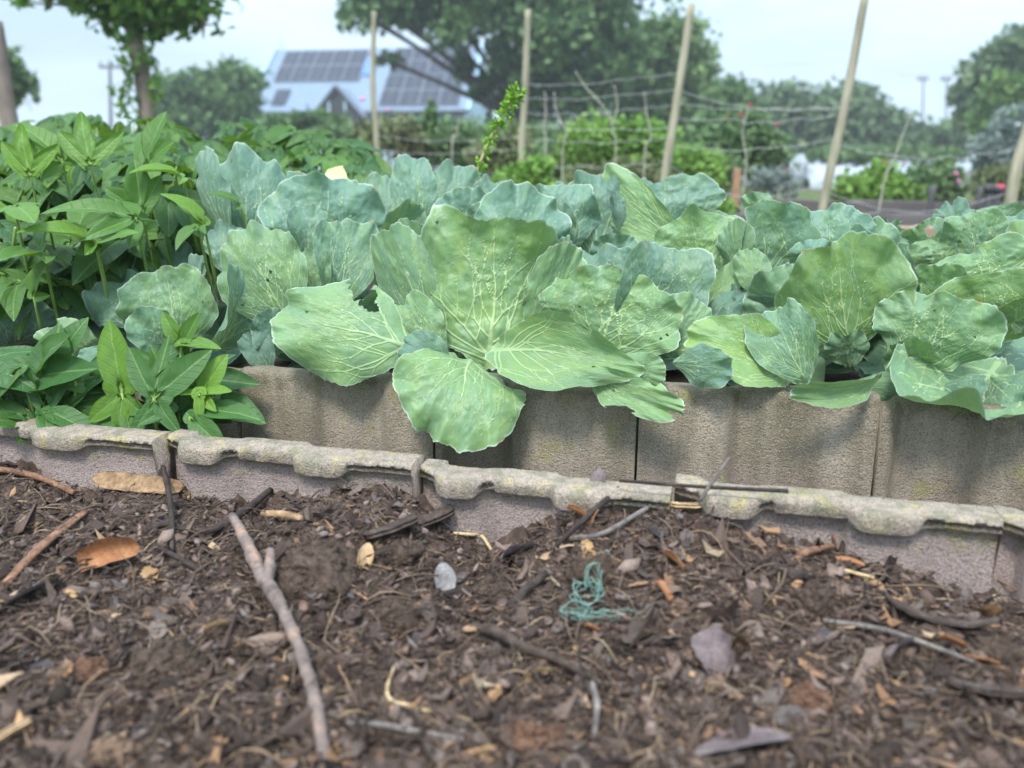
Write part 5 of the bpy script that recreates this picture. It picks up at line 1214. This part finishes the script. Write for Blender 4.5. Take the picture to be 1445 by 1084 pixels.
# leaning grey post and the vine tree at left
a, b = at(16, 190, 5.4), at(-8, 30, 5.4); g = a + (a - b) * 1.1; g[2] = ground_z(5.4) - .05; g[0] = a[0] + .06
t = thing('post', 'thick grey wooden post leaning at the left picture edge behind the leafy plants', 'post', g)
mk('shaft', *tube([g, a, (a + b) / 2, b], [.055, .054, .050, .047], 11, 24, .1, 8), BARK_G, t)
tv = thing('vine_tree', 'slim grey trunk under a canopy of large grape-like vine leaves', 'tree', foot(212, 6.0))
P = [foot(214, 6.0), at(208, 160, 6.0), at(197, 90, 6.0), at(186, 40, 6.0), at(172, -20, 6.0), at(160, -60, 6.0)]
mk('trunk', *tube(P, [.066, .062, .056, .050, .044, .03], 11, 40, .1, 9), BARK_G, tv)
wood = MB(); m = MB()
def blob(px, py, rx, ry, n, leaf, Y=6.0, cl=10, spread=.25):
    c = at(px, py, Y); k = ppm(c); m.add(*leaf_cards(cloud(c, np.array([rx, rx * .8, ry]) / k, n, cl, spread=spread), leaf))
for q in ((165, 2, 36, 16, 260), (222, 8, 46, 22, 460), (262, 12, 32, 18, 220), (120, -6, 40, 9, 120), (75, -8, 40, 7, 60), (26, 2, 10, 6, 16), (196, 34, 24, 12, 100), (146, 26, 16, 12, 50), (230, -36, 90, 24, 500), (130, -36, 90, 20, 300), (214, 48, 12, 8, 30), (266, 40, 8, 12, 18), (312, 42, 7, 3, 5)):
    blob(*q, .085, 6.0, 12, .28)
for q in ((178, 110, 9, 44, 70), (168, 140, 9, 16, 26), (217, 110, 8, 30, 45), (206, 78, 15, 10, 36), (172, 70, 12, 16, 26)): blob(*q, .055, 5.9, 8, .32)
for e in ((230, 0), (280, 12), (120, -4), (40, 4), (300, 36), (170, 140), (218, 130)):
    E = at(*e, 6.0); s0 = P[3] if e[1] < 60 else P[2]; wood.add(*tube([s0, (s0 + E) / 2 + [0, 0, .05], E], [.018, .012, .006], 6, 14, .1))
wood.add(*tube([at(284, 10, 6.0), at(286, 30, 6.0), at(287, 55, 6.0)], [.006, .016, .004], 6, 10, .4)); wood.build('branch', BARK_G, tv); m.build('crown', L_VINE, tv, False)
tree('small_tree', 'small airy green tree behind the leaning grey post', 'tree', 12, 14, [(22, 112, 20, 26), (14, 92, 16, 14), (8, 140, 16, 14)], L_SHRUB, .16, 700, BARK_D, .1)
# house
Yh = 52.0; ang = R(8); e = np.array([math.cos(ang), -math.sin(ang), 0]); dn = np.array([-math.sin(ang), -math.cos(ang), 0]); up = np.array([0, 0, 1.])
rl_ = at(398, 73, Yh); run = 4.4; L_h = 11.9
dz = 0.0
for dz in np.linspace(1.5, 6, 200):
    p = rl_ + dn * run - up * dz; y = CY - F * ((p[2] - CZ) * cp + p[1] * sp_) / depth(p)
    if y > 156: break
hz = ground_z(50); house = thing('house', 'pale blue house with solar panels on its long metal roof and a small pointed porch', 'house', (*(rl_ + e * L_h / 2 + dn * run * .5)[:2], hz))
def hp(u, v, h=0.0):
    """u metres along the ridge, v 0..1 down the front slope, h out of the slope"""
    nrm = unit(np.cross(dn * run - up * dz, e)); nrm = nrm if nrm[2] > 0 else -nrm
    return rl_ + e * u + (dn * run - up * dz) * v + nrm * h
M_ROOF = simple('pale_blue_metal_roof', (0.145, 0.20, 0.275), (0.18, 0.24, 0.32), 3, .5, .4, .15)
M_WALL = simple('pale_blue_wall', (0.38, 0.52, 0.60), (0.44, 0.58, 0.65), 2, .85, .2, .1)
M_TRIM = simple('dark_blue_grey_trim', (0.09, 0.11, 0.14), (0.13, 0.15, 0.18), 3, .7, .3, .1)
M_VERGE = simple('light_blue_verge', (0.28, 0.43, 0.55), (0.33, 0.48, 0.60), 3, .6, .3, .1)
M_PANEL = simple('solar_cell', (0.018, 0.021, 0.036), (0.030, 0.034, 0.052), 4, .45, .25, .0)
M_PFR = simple('panel_frame', (0.17, 0.19, 0.23), (0.22, 0.24, 0.28), 4, .4, .5, .0)
M_SKYL = simple('blue_glass', (0.07, 0.17, 0.42), (0.10, 0.22, 0.50), 2, .15, .5, 0)
M_DARK = simple('dark_interior', (0.030, 0.032, 0.035), (0.055, 0.055, 0.058), 3, .8, .2, 0)
def slab(u0, u1, v0, v1, h0, h1, mb=None):
    V = [hp(u, v, h) for u in (u0, u1) for v in (v0, v1) for h in (h0, h1)]
    return np.array(V), np.array([[0, 1, 3, 2], [4, 6, 7, 5], [0, 4, 5, 1], [2, 3, 7, 6], [0, 2, 6, 4], [1, 5, 7, 3]])
m = MB(); m.add(*slab(-.3, L_h + .3, -.005, 1.03, 0, .10))
for i in range(62): m.add(*slab(-.25 + i * .21, -.20 + i * .21, .004, 1.03, .10, .125))
back = -dn * run - up * dz
V = [rl_ + e * u + back * v + up * h for u in (-.3, L_h + .3) for v in (0, 1.03) for h in (0, .1)]
m.add(V, np.array([[0, 1, 3, 2], [4, 6, 7, 5], [0, 4, 5, 1], [2, 3, 7, 6], [0, 2, 6, 4], [1, 5, 7, 3]]))
roof = m.build('roof', M_ROOF, house, False)
mk('verge', *slab(-.52, -.31, -.02, 1.06, -.05, .22), M_VERGE, house, smooth=False); mk('verge', *slab(L_h + .31, L_h + .5, -.02, 1.06, -.05, .22), M_VERGE, house, smooth=False)
m = MB(); m.add(*slab(-.3, L_h + .3, 1.032, 1.06, -.12, .12)); m.build('gutter', M_TRIM, house, False)
fn = rl_ + up * .0; mk('finial', *tube([fn - up * .1, fn + up * .35, fn + up * .75], [.14, .10, .04], 7, 10), M_WALL, house)
# walls: box under the roof with gables
A0 = rl_ + dn * (run - .35) - up * 0; z_e = rl_[2] - dz * (run - .35) / run - .02
c = [rl_ + e * u + dn * s * (run - .35) for u in (0, L_h) for s in (1, -1)]
V = [np.array([p[0], p[1], z]) for p in c for z in (hz - .1, z_e)] + [np.array([*(rl_ + e * u)[:2], rl_[2] - .03]) for u in (0, L_h)]
mk('wall', V, [np.array([[0, 4, 5, 1], [2, 3, 7, 6], [0, 1, 3, 2], [4, 6, 7, 5]]), np.array([[1, 8, 3], [5, 7, 9]])], M_WALL, house, smooth=False)
def panels(u0, v0, nu_, nv_, pw, pv, gap, gv, skip=()):
    for i in range(nu_):
        for j in range(nv_):
            if (i, j) in skip: continue
            ua, va = u0 + i * (pw + gap), v0 + j * (pv + gv)
            f = mk('solar_panel', *slab(ua, ua + pw, va, va + pv, .16, .20), M_PFR, house, smooth=False)
            mm = MB()
            for a_ in range(2):
                mm.add(*slab(ua + .02 + a_ * (pw / 2 - .015), ua + pw / 2 - .015 + a_ * (pw / 2 - .015), va + .006, va + pv - .006, .201, .206))
            mm.build('cells', M_PANEL, f, False)
            f.children[0].matrix_parent_inverse = Matrix(); 
panels(.45, .05, 5, 2, 1.0, .255, .03, .008)
panels(7.2, .03, 4, 2, 1.1, .215, .03, .008); panels(7.2, .50, 4, 2, 1.1, .235, .03, .008)
mk('skylight', *slab(5.6, 6.3, .20, .48, .12, .2), M_SKYL, house, smooth=False)
mk('roof_window', *slab(.9, 1.75, .70, .95, .12, .17), M_PANEL, house, smooth=False)
# porch gable
pu = 5.15; px0 = hp(pu, .60, .1); fr = rl_ + e * pu + dn * (run + .9); pz = at(465, 124, fr[1])[2]; px0[2] = pz; ez = at(465, 168, fr[1])[2] + .45
half = 1.55; apex = np.array([fr[0], fr[1], pz]); m = MB()
for s in (-1, 1):
    ea = np.array([*(fr + e * half * s)[:2], ez - .45]); ba = np.array([*px0[:2], pz]); bb = hp(pu + half * s, 1.0, .1) ; bb[2] = ez - .45 + .0
    V = np.array([apex, ea, bb, ba]); n_ = unit(np.cross(V[1] - V[0], V[3] - V[0])); n_ = n_ if n_[2] > 0 else -n_
    V8 = np.concatenate([V, V + n_ * .1]); m.add(V8, np.array([[0, 1, 2, 3], [7, 6, 5, 4], [0, 4, 5, 1], [1, 5, 6, 2], [2, 6, 7, 3], [3, 7, 4, 0]]))
pr = m.build('porch_roof', M_ROOF, house, False)
for s in (-1, 1):
    m = MB(); a_ = apex + dn * .03 + up * .10; b_ = np.array([*(fr + e * (half + .08) * s)[:2], ez - .52]) + dn * .03
    m.add(*tube([a_, b_], .12, 4, 3)); m.build('bargeboard', M_TRIM, house, False)
bw = [fr + e * s * (half - .42) - dn * .12 for s in (-1, 1)]
V = [np.array([*b_[:2], z]) for b_ in bw for z in (hz, ez - .12)] + [np.array([*(fr - dn * .12)[:2], pz - .25])]
mk('porch_front', V, [np.array([[0, 2, 3, 1]]), np.array([[1, 3, 4]])], M_DARK, house, smooth=False)
for s in (-.45, .45): mk('porch_post', *box(np.array([*(fr + e * s - dn * .02)[:2], (hz + ez) / 2 + .25]), (.10, .10, ez - hz + .4)), M_WALL, house, smooth=False)
# trees and hedges
tree('large_tree', 'large dark-leaved tree overhanging the house roof, behind the pole fence', 'tree', 765, 26, [(548, 14, 50, 26), (610, 18, 46, 28, 1), (655, 40, 36, 26, -1), (700, 20, 50, 44), (760, 30, 62, 56, -1), (832, 16, 68, 54, 1), (862, 66, 40, 42), (712, 90, 32, 34), (790, 110, 54, 44, 1), (836, 122, 38, 36), (686, 130, 22, 26), (548, 84, 16, 7), (505, 10, 20, 16), (740, -40, 190, 40), (652, 96, 10, 16), (740, 140, 34, 24)], L_DARK, .26, 17000, BARK_D, .36, spread=.19)
tree('round_tree', 'rounder lighter green tree just right of the large dark one', 'tree', 915, 30, [(935, 78, 50, 42), (905, 130, 36, 46), (962, 110, 34, 40), (930, 160, 56, 36), (912, 56, 30, 20)], L_MID, .30, 8000, BARK_D, .35)
tree('bushy_tree', 'short bushy dark green tree right of the leaning pole with the round tree behind', 'tree', 1030, 26, [(1035, 145, 26, 30), (1010, 165, 26, 26), (1050, 170, 20, 26), (1020, 195, 34, 26)], L_DARK, .24, 2600, BARK_D, .2)
hl = ['long grey-green thicket behind the thin pole, first and tallest hump', 'second hump of the thicket, directly behind the tallest leaning pole', 'third, lower hump of the thicket, dropping towards the power poles', 'low end of the thicket below the power poles']
for lab, bx, cr_, nn in zip(hl, (1095, 1185, 1240, 1300), ([(1090, 155, 44, 30), (1075, 190, 40, 34), (1120, 185, 36, 36)], [(1190, 150, 46, 28), (1160, 165, 40, 36), (1200, 190, 50, 34)], [(1245, 175, 34, 30), (1262, 195, 34, 22), (1225, 195, 34, 26)], [(1310, 195, 34, 18), (1350, 190, 34, 24), (1290, 205, 30, 16)]), (3600, 3800, 2600, 2000)):
    tree('thicket_tree', lab, 'tree', bx, 40, cr_, L_HEDGE, .34, nn, BARK_D, .25, 'trees of the grey-green thicket')
tree('spreading_tree', 'dark spreading tree at the upper right picture edge', 'tree', 1420, 30, [(1420, 85, 44, 26), (1450, 70, 40, 26), (1385, 105, 26, 14), (1470, 100, 40, 40), (1375, 150, 26, 26), (1395, 165, 34, 30)], L_HEDGE, .3, 5200, BARK_D, .3)
tree('bushy_tree', 'mid green leafy tree under the spreading tree at right', 'tree', 1425, 24, [(1425, 140, 34, 26), (1450, 160, 34, 34), (1400, 165, 22, 24)], L_MID, .26, 2800, BARK_D, .2)
tree('silver_bush', 'tall feathery silver-grey bush at the right edge of the garden', 'bush', 1415, 10.5, [(1430, 190, 26, 30), (1410, 215, 36, 30), (1440, 235, 36, 36), (1395, 240, 24, 24)], L_SILVER, .07, 4200, BARK_D, .06)
for lab, bx, cr_, mt, nn in (('dark green bush left of the house, nearest to its roof edge', 330, [(330, 115, 36, 22), (310, 125, 34, 26), (352, 130, 22, 22), (330, 165, 46, 30), (360, 190, 40, 26)], L_DARK, 3000), ('dark green bush just right of the vine-covered trunk', 262, [(265, 120, 32, 20), (240, 130, 24, 22), (285, 135, 30, 20), (270, 175, 44, 34)], L_DARK, 2600), ('pale yellow-green bush between the vine trunk and the dark bushes', 235, [(225, 140, 20, 18), (255, 150, 30, 14), (228, 185, 36, 28)], L_SHRUB, 1200)):
    tree('garden_bush', lab, 'bush', bx, 32, cr_, mt, .28, nn, BARK_D, .2, 'bushes left of the house')
tree('garden_bush', 'clipped dark bush in front of the house porch', 'bush', 425, 22, [(425, 172, 34, 12), (460, 175, 26, 11), (395, 170, 16, 10)], L_DARK, .14, 2400, BARK_D, .1)
tree('garden_bush', 'low yellow-green bush right below the porch', 'bush', 470, 18, [(465, 186, 26, 9), (490, 190, 18, 8)], L_SHRUB, .12, 900, BARK_D, .08)
# planting in the middle distance
def shrub(name, label, cat, px, Y, cr_, mat, leaf, n, flowers=None, spread=.24, group=None):
    b = foot(px, Y); t = thing(name, label, cat, b, group); k = ppm(at(px, 230, Y)); m = MB(); st = MB(); tot = sum(c[2] * c[3] for c in cr_)
    for c in cr_:
        ce = at(c[0], c[1], Y); rad = np.array([c[2], (c[2] + c[3]) / 2, c[3]]) / k; nn = max(30, int(n * c[2] * c[3] / tot)); P = cloud(ce, rad, nn, max(6, nn // 40), spread=spread); P[:, 2] = np.maximum(P[:, 2], b[2] + .03)
        m.add(*leaf_cards(P, leaf, .5))
        for q in range(4): E = ce + rb.normal(0, .5, 3) * rad; E[2] = max(E[2], b[2] + .1); st.add(*tube([b + rb.normal(0, .02, 3) * [1, 1, 0], (b + E) / 2 + rb.normal(0, .03, 3), E], [.010, .008, .004], 5, 8))
    st.build('stem', M_STEM, t); m.build('foliage', mat, t, False)
    if flowers:
        col, pts_ = flowers
        for f_ in pts_:
            V, Fs = lump(at(f_[0], f_[1], Y - .15), np.array([1, 1, .8]) * f_[2] / k, 3, 2, .3); mk('flower', V, Fs, col, t)
    return t
M_RED = simple('red_petals', (0.42, 0.03, 0.06), (0.55, 0.06, 0.10), 60, .6, .3, .2)
M_PINK = simple('pink_petals', (0.65, 0.12, 0.42), (0.75, 0.25, 0.55), 60, .6, .3, .2)
shrub('flowering_shrub', 'loose shrub with one pink flower in front of the house wall, beside the thin pole', 'shrub', 560, 9, [(560, 195, 30, 26), (515, 200, 18, 24), (590, 200, 24, 20)], L_BROWN, .07, 1700, (M_PINK, [(511, 140, 3.5), (547, 155, 2.5)]))
shrub('flowering_shrub', 'airy green shrub with small red flowers left of the wire fence', 'shrub', 620, 9, [(605, 170, 10, 22), (625, 205, 40, 24), (660, 215, 34, 22)], L_SHRUB, .07, 2200, (M_RED, [(546, 156, 2.0)]))
shrub('garden_shrub', 'brownish seeding plant behind the second fence pole', 'shrub', 715, 8, [(715, 205, 26, 24), (690, 225, 30, 18)], L_BROWN, .07, 1300)
shrub('garden_shrub', 'dense green row of foliage below the tall dark tree', 'shrub', 650, 12, [(600, 190, 40, 16), (650, 195, 40, 16), (700, 190, 30, 14), (760, 200, 40, 18)], L_SHRUB, .10, 2600)
shrub('feathery_plant', 'bright feathery green plant right of the leafy sprig', 'plant', 735, 4.6, [(740, 252, 26, 22), (755, 232, 16, 14), (715, 262, 20, 14), (770, 262, 22, 14)], L_BRIGHT, .035, 1800, spread=.3)
shrub('garden_shrub', 'tall pale green feathery shrub between the second and third poles', 'shrub', 850, 7.5, [(850, 205, 34, 34), (900, 215, 40, 30), (820, 220, 26, 30), (880, 185, 26, 18), (930, 205, 24, 30)], L_BRIGHT, .055, 4200)
shrub('garden_shrub', 'yellowish upright plant beside the second pole', 'shrub', 805, 7.0, [(803, 208, 9, 22)], L_BRIGHT, .05, 420)
shrub('garden_shrub', 'rusty brown stems below the pale feathery shrub', 'shrub', 880, 6.6, [(870, 245, 40, 16), (910, 250, 30, 14), (830, 245, 26, 12)], L_BROWN, .05, 1500)
shrub('flowering_shrub', 'leafy shrub dotted with dark red flowers just right of the third pole', 'shrub', 1030, 9, [(1040, 200, 40, 34), (1000, 215, 34, 30), (1075, 220, 30, 26), (1060, 180, 20, 20), (1020, 235, 40, 22)], L_SHRUB, .075, 4400, (M_RED, [(817, 168, 2.6), (1046, 162, 2.6), (1025, 166, 2.6), (1058, 148, 2.6), (1096, 176, 2.6), (1108, 240, 2.0)]))
shrub('garden_shrub', 'bright green bush right of the third pole, low and rounded', 'shrub', 985, 7, [(990, 235, 30, 22), (965, 225, 20, 20), (1010, 255, 20, 12)], L_BRIGHT, .05, 1500)
shrub('garden_shrub', 'leafy yellow-green bush in front of the white row cover', 'shrub', 1235, 8, [(1220, 268, 34, 20), (1260, 268, 34, 20), (1200, 276, 22, 12), (1240, 246, 18, 16)], L_BRIGHT, .06, 3000, (M_RED, [(1250, 228, 2.0), (1274, 232, 2.0)]))
shrub('garden_shrub', 'green bush right of the yellow-green one, reaching the dark post', 'shrub', 1310, 8, [(1310, 262, 34, 22), (1335, 250, 16, 18), (1290, 272, 26, 14), (1340, 268, 20, 16)], L_SHRUB, .06, 2600, (M_PINK, [(1349, 245, 3), (1353, 256, 3)]))
shrub('garden_shrub', 'sparse low plant beside the orange peg', 'shrub', 1085, 8, [(1085, 258, 26, 16), (1110, 262, 18, 12)], L_SILVER, .05, 700)
shrub('garden_shrub', 'small seedling row in the dark bed', 'shrub', 1025, 4.6, [(1020, 292, 22, 5), (1000, 294, 14, 5)], L_BRIGHT, .03, 500)
shrub('garden_shrub', 'dry dark brush at the foot of the silver bush', 'shrub', 1405, 8.5, [(1395, 265, 30, 22), (1430, 265, 26, 24)], L_BROWN, .06, 1300)
shrub('low_hedge', 'clipped low hedge running behind the white row cover', 'hedge', 1240, 24, [(1170, 218, 40, 8), (1230, 217, 40, 8), (1290, 217, 40, 8), (1340, 219, 30, 8)], L_SHRUB, .14, 2600)
tree('thicket_tree', 'dense green thicket behind the wire fence, below the round tree', 'tree', 850, 34, [(760, 190, 60, 30), (850, 190, 60, 34), (940, 195, 60, 30), (690, 200, 50, 26), (1000, 205, 40, 26)], L_HEDGE, .32, 4200, BARK_D, .2)
tree('garden_bush', 'low dark bushes along the foot of the house wall', 'bush', 590, 44, [(560, 190, 50, 16), (620, 192, 50, 18), (500, 192, 40, 14), (660, 190, 30, 20)], L_HEDGE, .28, 1800, BARK_D, .1)
shrub('garden_shrub', 'dense bright green planting behind the wires, right of the second pole', 'shrub', 870, 8.5, [(780, 225, 40, 24), (840, 225, 44, 26), (900, 228, 44, 24), (950, 230, 36, 24), (1000, 235, 40, 20)], L_SHRUB, .06, 4200)
# beds, row cover, pegs, pots
M_TIMBER = simple('dark_timber', (0.065, 0.058, 0.058), (0.14, 0.125, 0.125), 6, .85, .2, .6, .004, (.2, 1, 1)); M_TIMT = simple('tan_timber', (0.20, 0.145, 0.10), (0.34, 0.26, 0.19), 6, .85, .2, .6, .004, (.2, 1, 1))
M_REDSOIL = simple('reddish_soil', (0.105, 0.055, 0.042), (0.20, 0.12, 0.095), 9, .95, .1, .8, .02); M_COVER = simple('white_fleece', (0.27, 0.31, 0.34), (0.36, 0.40, 0.43), 5, .6, .3, .5, .01)
def beam(name, label, cat, p, q, h, d, mat, group=None):
    p, q = np.array(p), np.array(q); ex = unit(q - p); ey = np.cross([0, 0, 1.], ex); n_ = 24; V = []
    for i in range(n_ + 1):
        c = p + (q - p) * i / n_ + rb.normal(0, .006, 3)
        for a_, b_ in ((-.5, 0), (-.5, .97), (-.42, 1), (.42, 1), (.5, .97), (.5, 0)): V.append(c + ey * a_ * d + np.array([0, 0, b_ * h - h]))
    i = np.arange(n_)[:, None] * 6; j = np.arange(6)[None]; Q = np.stack([i + j, i + (j + 1) % 6, i + 6 + (j + 1) % 6, i + 6 + j], -1).reshape(-1, 4)
    caps = np.array([[0, 1, 2, 5], [2, 3, 4, 5], [n_ * 6 + 5, n_ * 6 + 2, n_ * 6 + 1, n_ * 6], [n_ * 6 + 5, n_ * 6 + 4, n_ * 6 + 3, n_ * 6 + 2]])
    return setp(mk(name, np.array(V), [Q, caps], mat, None, None, False, p), label, cat, group)
beam('bed_board', 'long dark board edging the far bed, behind the orange peg', 'board', at(985, 281, 5.6), at(1500, 286, 5.4), .16, .05, M_TIMBER)
beam('bed_board', 'dark board edging the nearer bed, seen between cabbage tops', 'board', at(985, 303, 4.3), at(1500, 301, 4.2), .08, .05, M_TIMBER)
beam('bed_board', 'tan timber board below the dark one, seen right of the folded cabbage leaf', 'board', at(1150, 318, 3.8), at(1520, 316, 3.7), .20, .06, M_TIMT)
P = np.array([[x, y, .38 + .02 * fbm(np.array([x * 3, y * 3]), 5, 3)] for x in np.linspace(-2, 6.5, 60) for y in np.linspace(5.7, 8.8, 24)]); P[:, 2] = .46 - .03 * (P[:, 1] - 5.7) * 0 + .02 * fbm(P[:, :2] * 4, 3, 3)
setp(mk('bed_soil', P, grid_faces(60, 24)[:, ::-1], M_REDSOIL), kind='structure')
c0, c1 = at(1135, 262, 12.5), at(1345, 262, 12.2); ex = unit(c1 - c0); ey = np.array([-ex[1], ex[0], 0]); V = []
for i, u in enumerate(np.linspace(0, 1, 60)):
    hh = .31 * (1 - .06 * np.cos(u * 40)) * min(1, .55 + u * 9, .55 + (1 - u) * 9)
    for q in np.linspace(0, math.pi, 17): V.append(c0 + (c1 - c0) * u + ey * math.cos(q) * -.42 + np.array([0, 0, max(math.sin(q), 0) ** .8 * hh - .04]))
V = np.array(V); V = V + .012 * fbm(V * 6, 3, 3)[:, None]
setp(mk('row_cover', V, grid_faces(60, 17), M_COVER, None, None, True, c0), 'long low white fleece tunnel covering a garden row', 'row cover')
pl_ = at(1124, 255, 10.5); V, Fs = lump(pl_ + [0, 0, .08], (.12, .10, .22), 9, 4, .35, 1.6); setp(mk('fleece_bundle', V, Fs, M_COVER, None, None, True, pl_), 'crumpled white fleece bundle at the left end of the white tunnel', 'cloth')
M_PEG = simple('orange_tan_stake', (0.27, 0.155, 0.09), (0.37, 0.22, 0.135), 14, .8, .2, .4); a, b = at(1038, 292, 5.5), at(1039, 240, 5.5)
V, Fs = box((a + b) / 2, (.042, .03, np.linalg.norm(b - a))); V = np.concatenate([V]); tip = MB().add(V, Fs); tip.add(*tube([b - [0, 0, .002], b + [0, 0, .015]], [.019, .012], 4)); setp(tip.build('wooden_stake', M_PEG, None, False, a), 'short orange-tan wooden stake standing by the dark board', 'stake')
for lab, px, y0, y1, Y, r_ in (('thin dark stake standing by the yellow-green bush', 1311, 300, 262, 5.0, .022), ('thin dark leaning stake left of the rightmost pole', 1378, 300, 262, 4.9, .018)):
    a, b = at(px, y0, Y), at(px + 6, y1, Y); a[2] -= .3; setp(mk('garden_stake', *tube([a, (a + b) / 2, b], [r_, r_, r_ * .9], 8, 12, .12, px), M_POLE_D, None, None, True, a), lab, 'stake')
for lab, px, Y in (('black irrigation pipe bent over beside the rightmost pole, left of the other', 1395, 4.9), ('black irrigation pipe with a red-topped fitting beside the rightmost pole', 1407, 5.0)):
    a = at(px - 4, 300, Y); b = at(px + 2, 266, Y); a[2] -= .25; t = thing('irrigation_pipe', lab, 'pipe', a); mk('riser', *tube([a, b - [0, 0, .03], b + [.012, 0, 0], b + [.06, 0, -.01]], [.022, .022, .022, .02], 9, 22), M_POLE_D, t)
    mk('fitting', *tube([b + [0, 0, -.02], b + [0, 0, .025]], [.03, .03], 10), M_RED if 'red' in lab else M_POLE_D, t)
# power poles and line
def powerpole(lab, px, top, Y, wpx, arm):
    b = foot(px, Y); a = at(px, top, Y); r_ = wpx / 2 / ppm(a); t = thing('power_pole', lab, 'power pole', b); mk('pole', *tube([b, (a + b) / 2, a], [r_ * 1.2, r_, r_ * .8], 8, 10), M_POLE_D, t)
    mk('crossarm', *box(a - [0, 0, .3], (arm, .12, .12)), M_POLE_D, t, smooth=False); m = MB()
    for s in (-.42, .42): m.add(*tube([a + [arm * s, 0, -.24], a + [arm * s, 0, -.02]], [.05, .035], 6, 5))
    m.build('insulator', M_POLE_D, t); return a
powerpole('dark power pole between the vine trunk and the small airy tree', 155, 86, 45, 5, 1.2)
pa = powerpole('thin pale power pole above the thicket, left one of the pair', 1303, 106, 60, 2.4, .7); pb = powerpole('thin pale power pole above the thicket, right one of the pair', 1336, 106, 60, 2.2, .7)
pc = at(1000, 100, 62); pd = at(1200, 86, 62); m = MB(); m.add(*tube([pc, pd], .02, 4, 6)); m.add(*tube([pd, (pd + pa) / 2 - [0, 0, .12], pa - [0, 0, .2], pb - [0, 0, .2], pb + [9, 0, .9]], .02, 4, 30)); setp(m.build('power_line', M_WIRE, None, True, pd), 'thin power line crossing the pale sky to the pair of poles', 'power line')

# air between here and the far trees
hm = bpy.data.materials.new('garden_haze'); hm.use_nodes = True; nt = hm.node_tree; nt.nodes.remove(nt.nodes['Principled BSDF'])
pv = nt.nodes.new('ShaderNodeVolumePrincipled'); pv.inputs['Color'].default_value = (0.86, 0.93, 1.0, 1); pv.inputs['Density'].default_value = 0.0022; pv.inputs['Anisotropy'].default_value = 0.0
nt.links.new(pv.outputs[0], nt.nodes['Material Output'].inputs['Volume'])
V, Fs = box((0, 300, 10), (900, 640, 24)); setp(mk('haze', V, Fs, hm, smooth=False), kind='stuff')
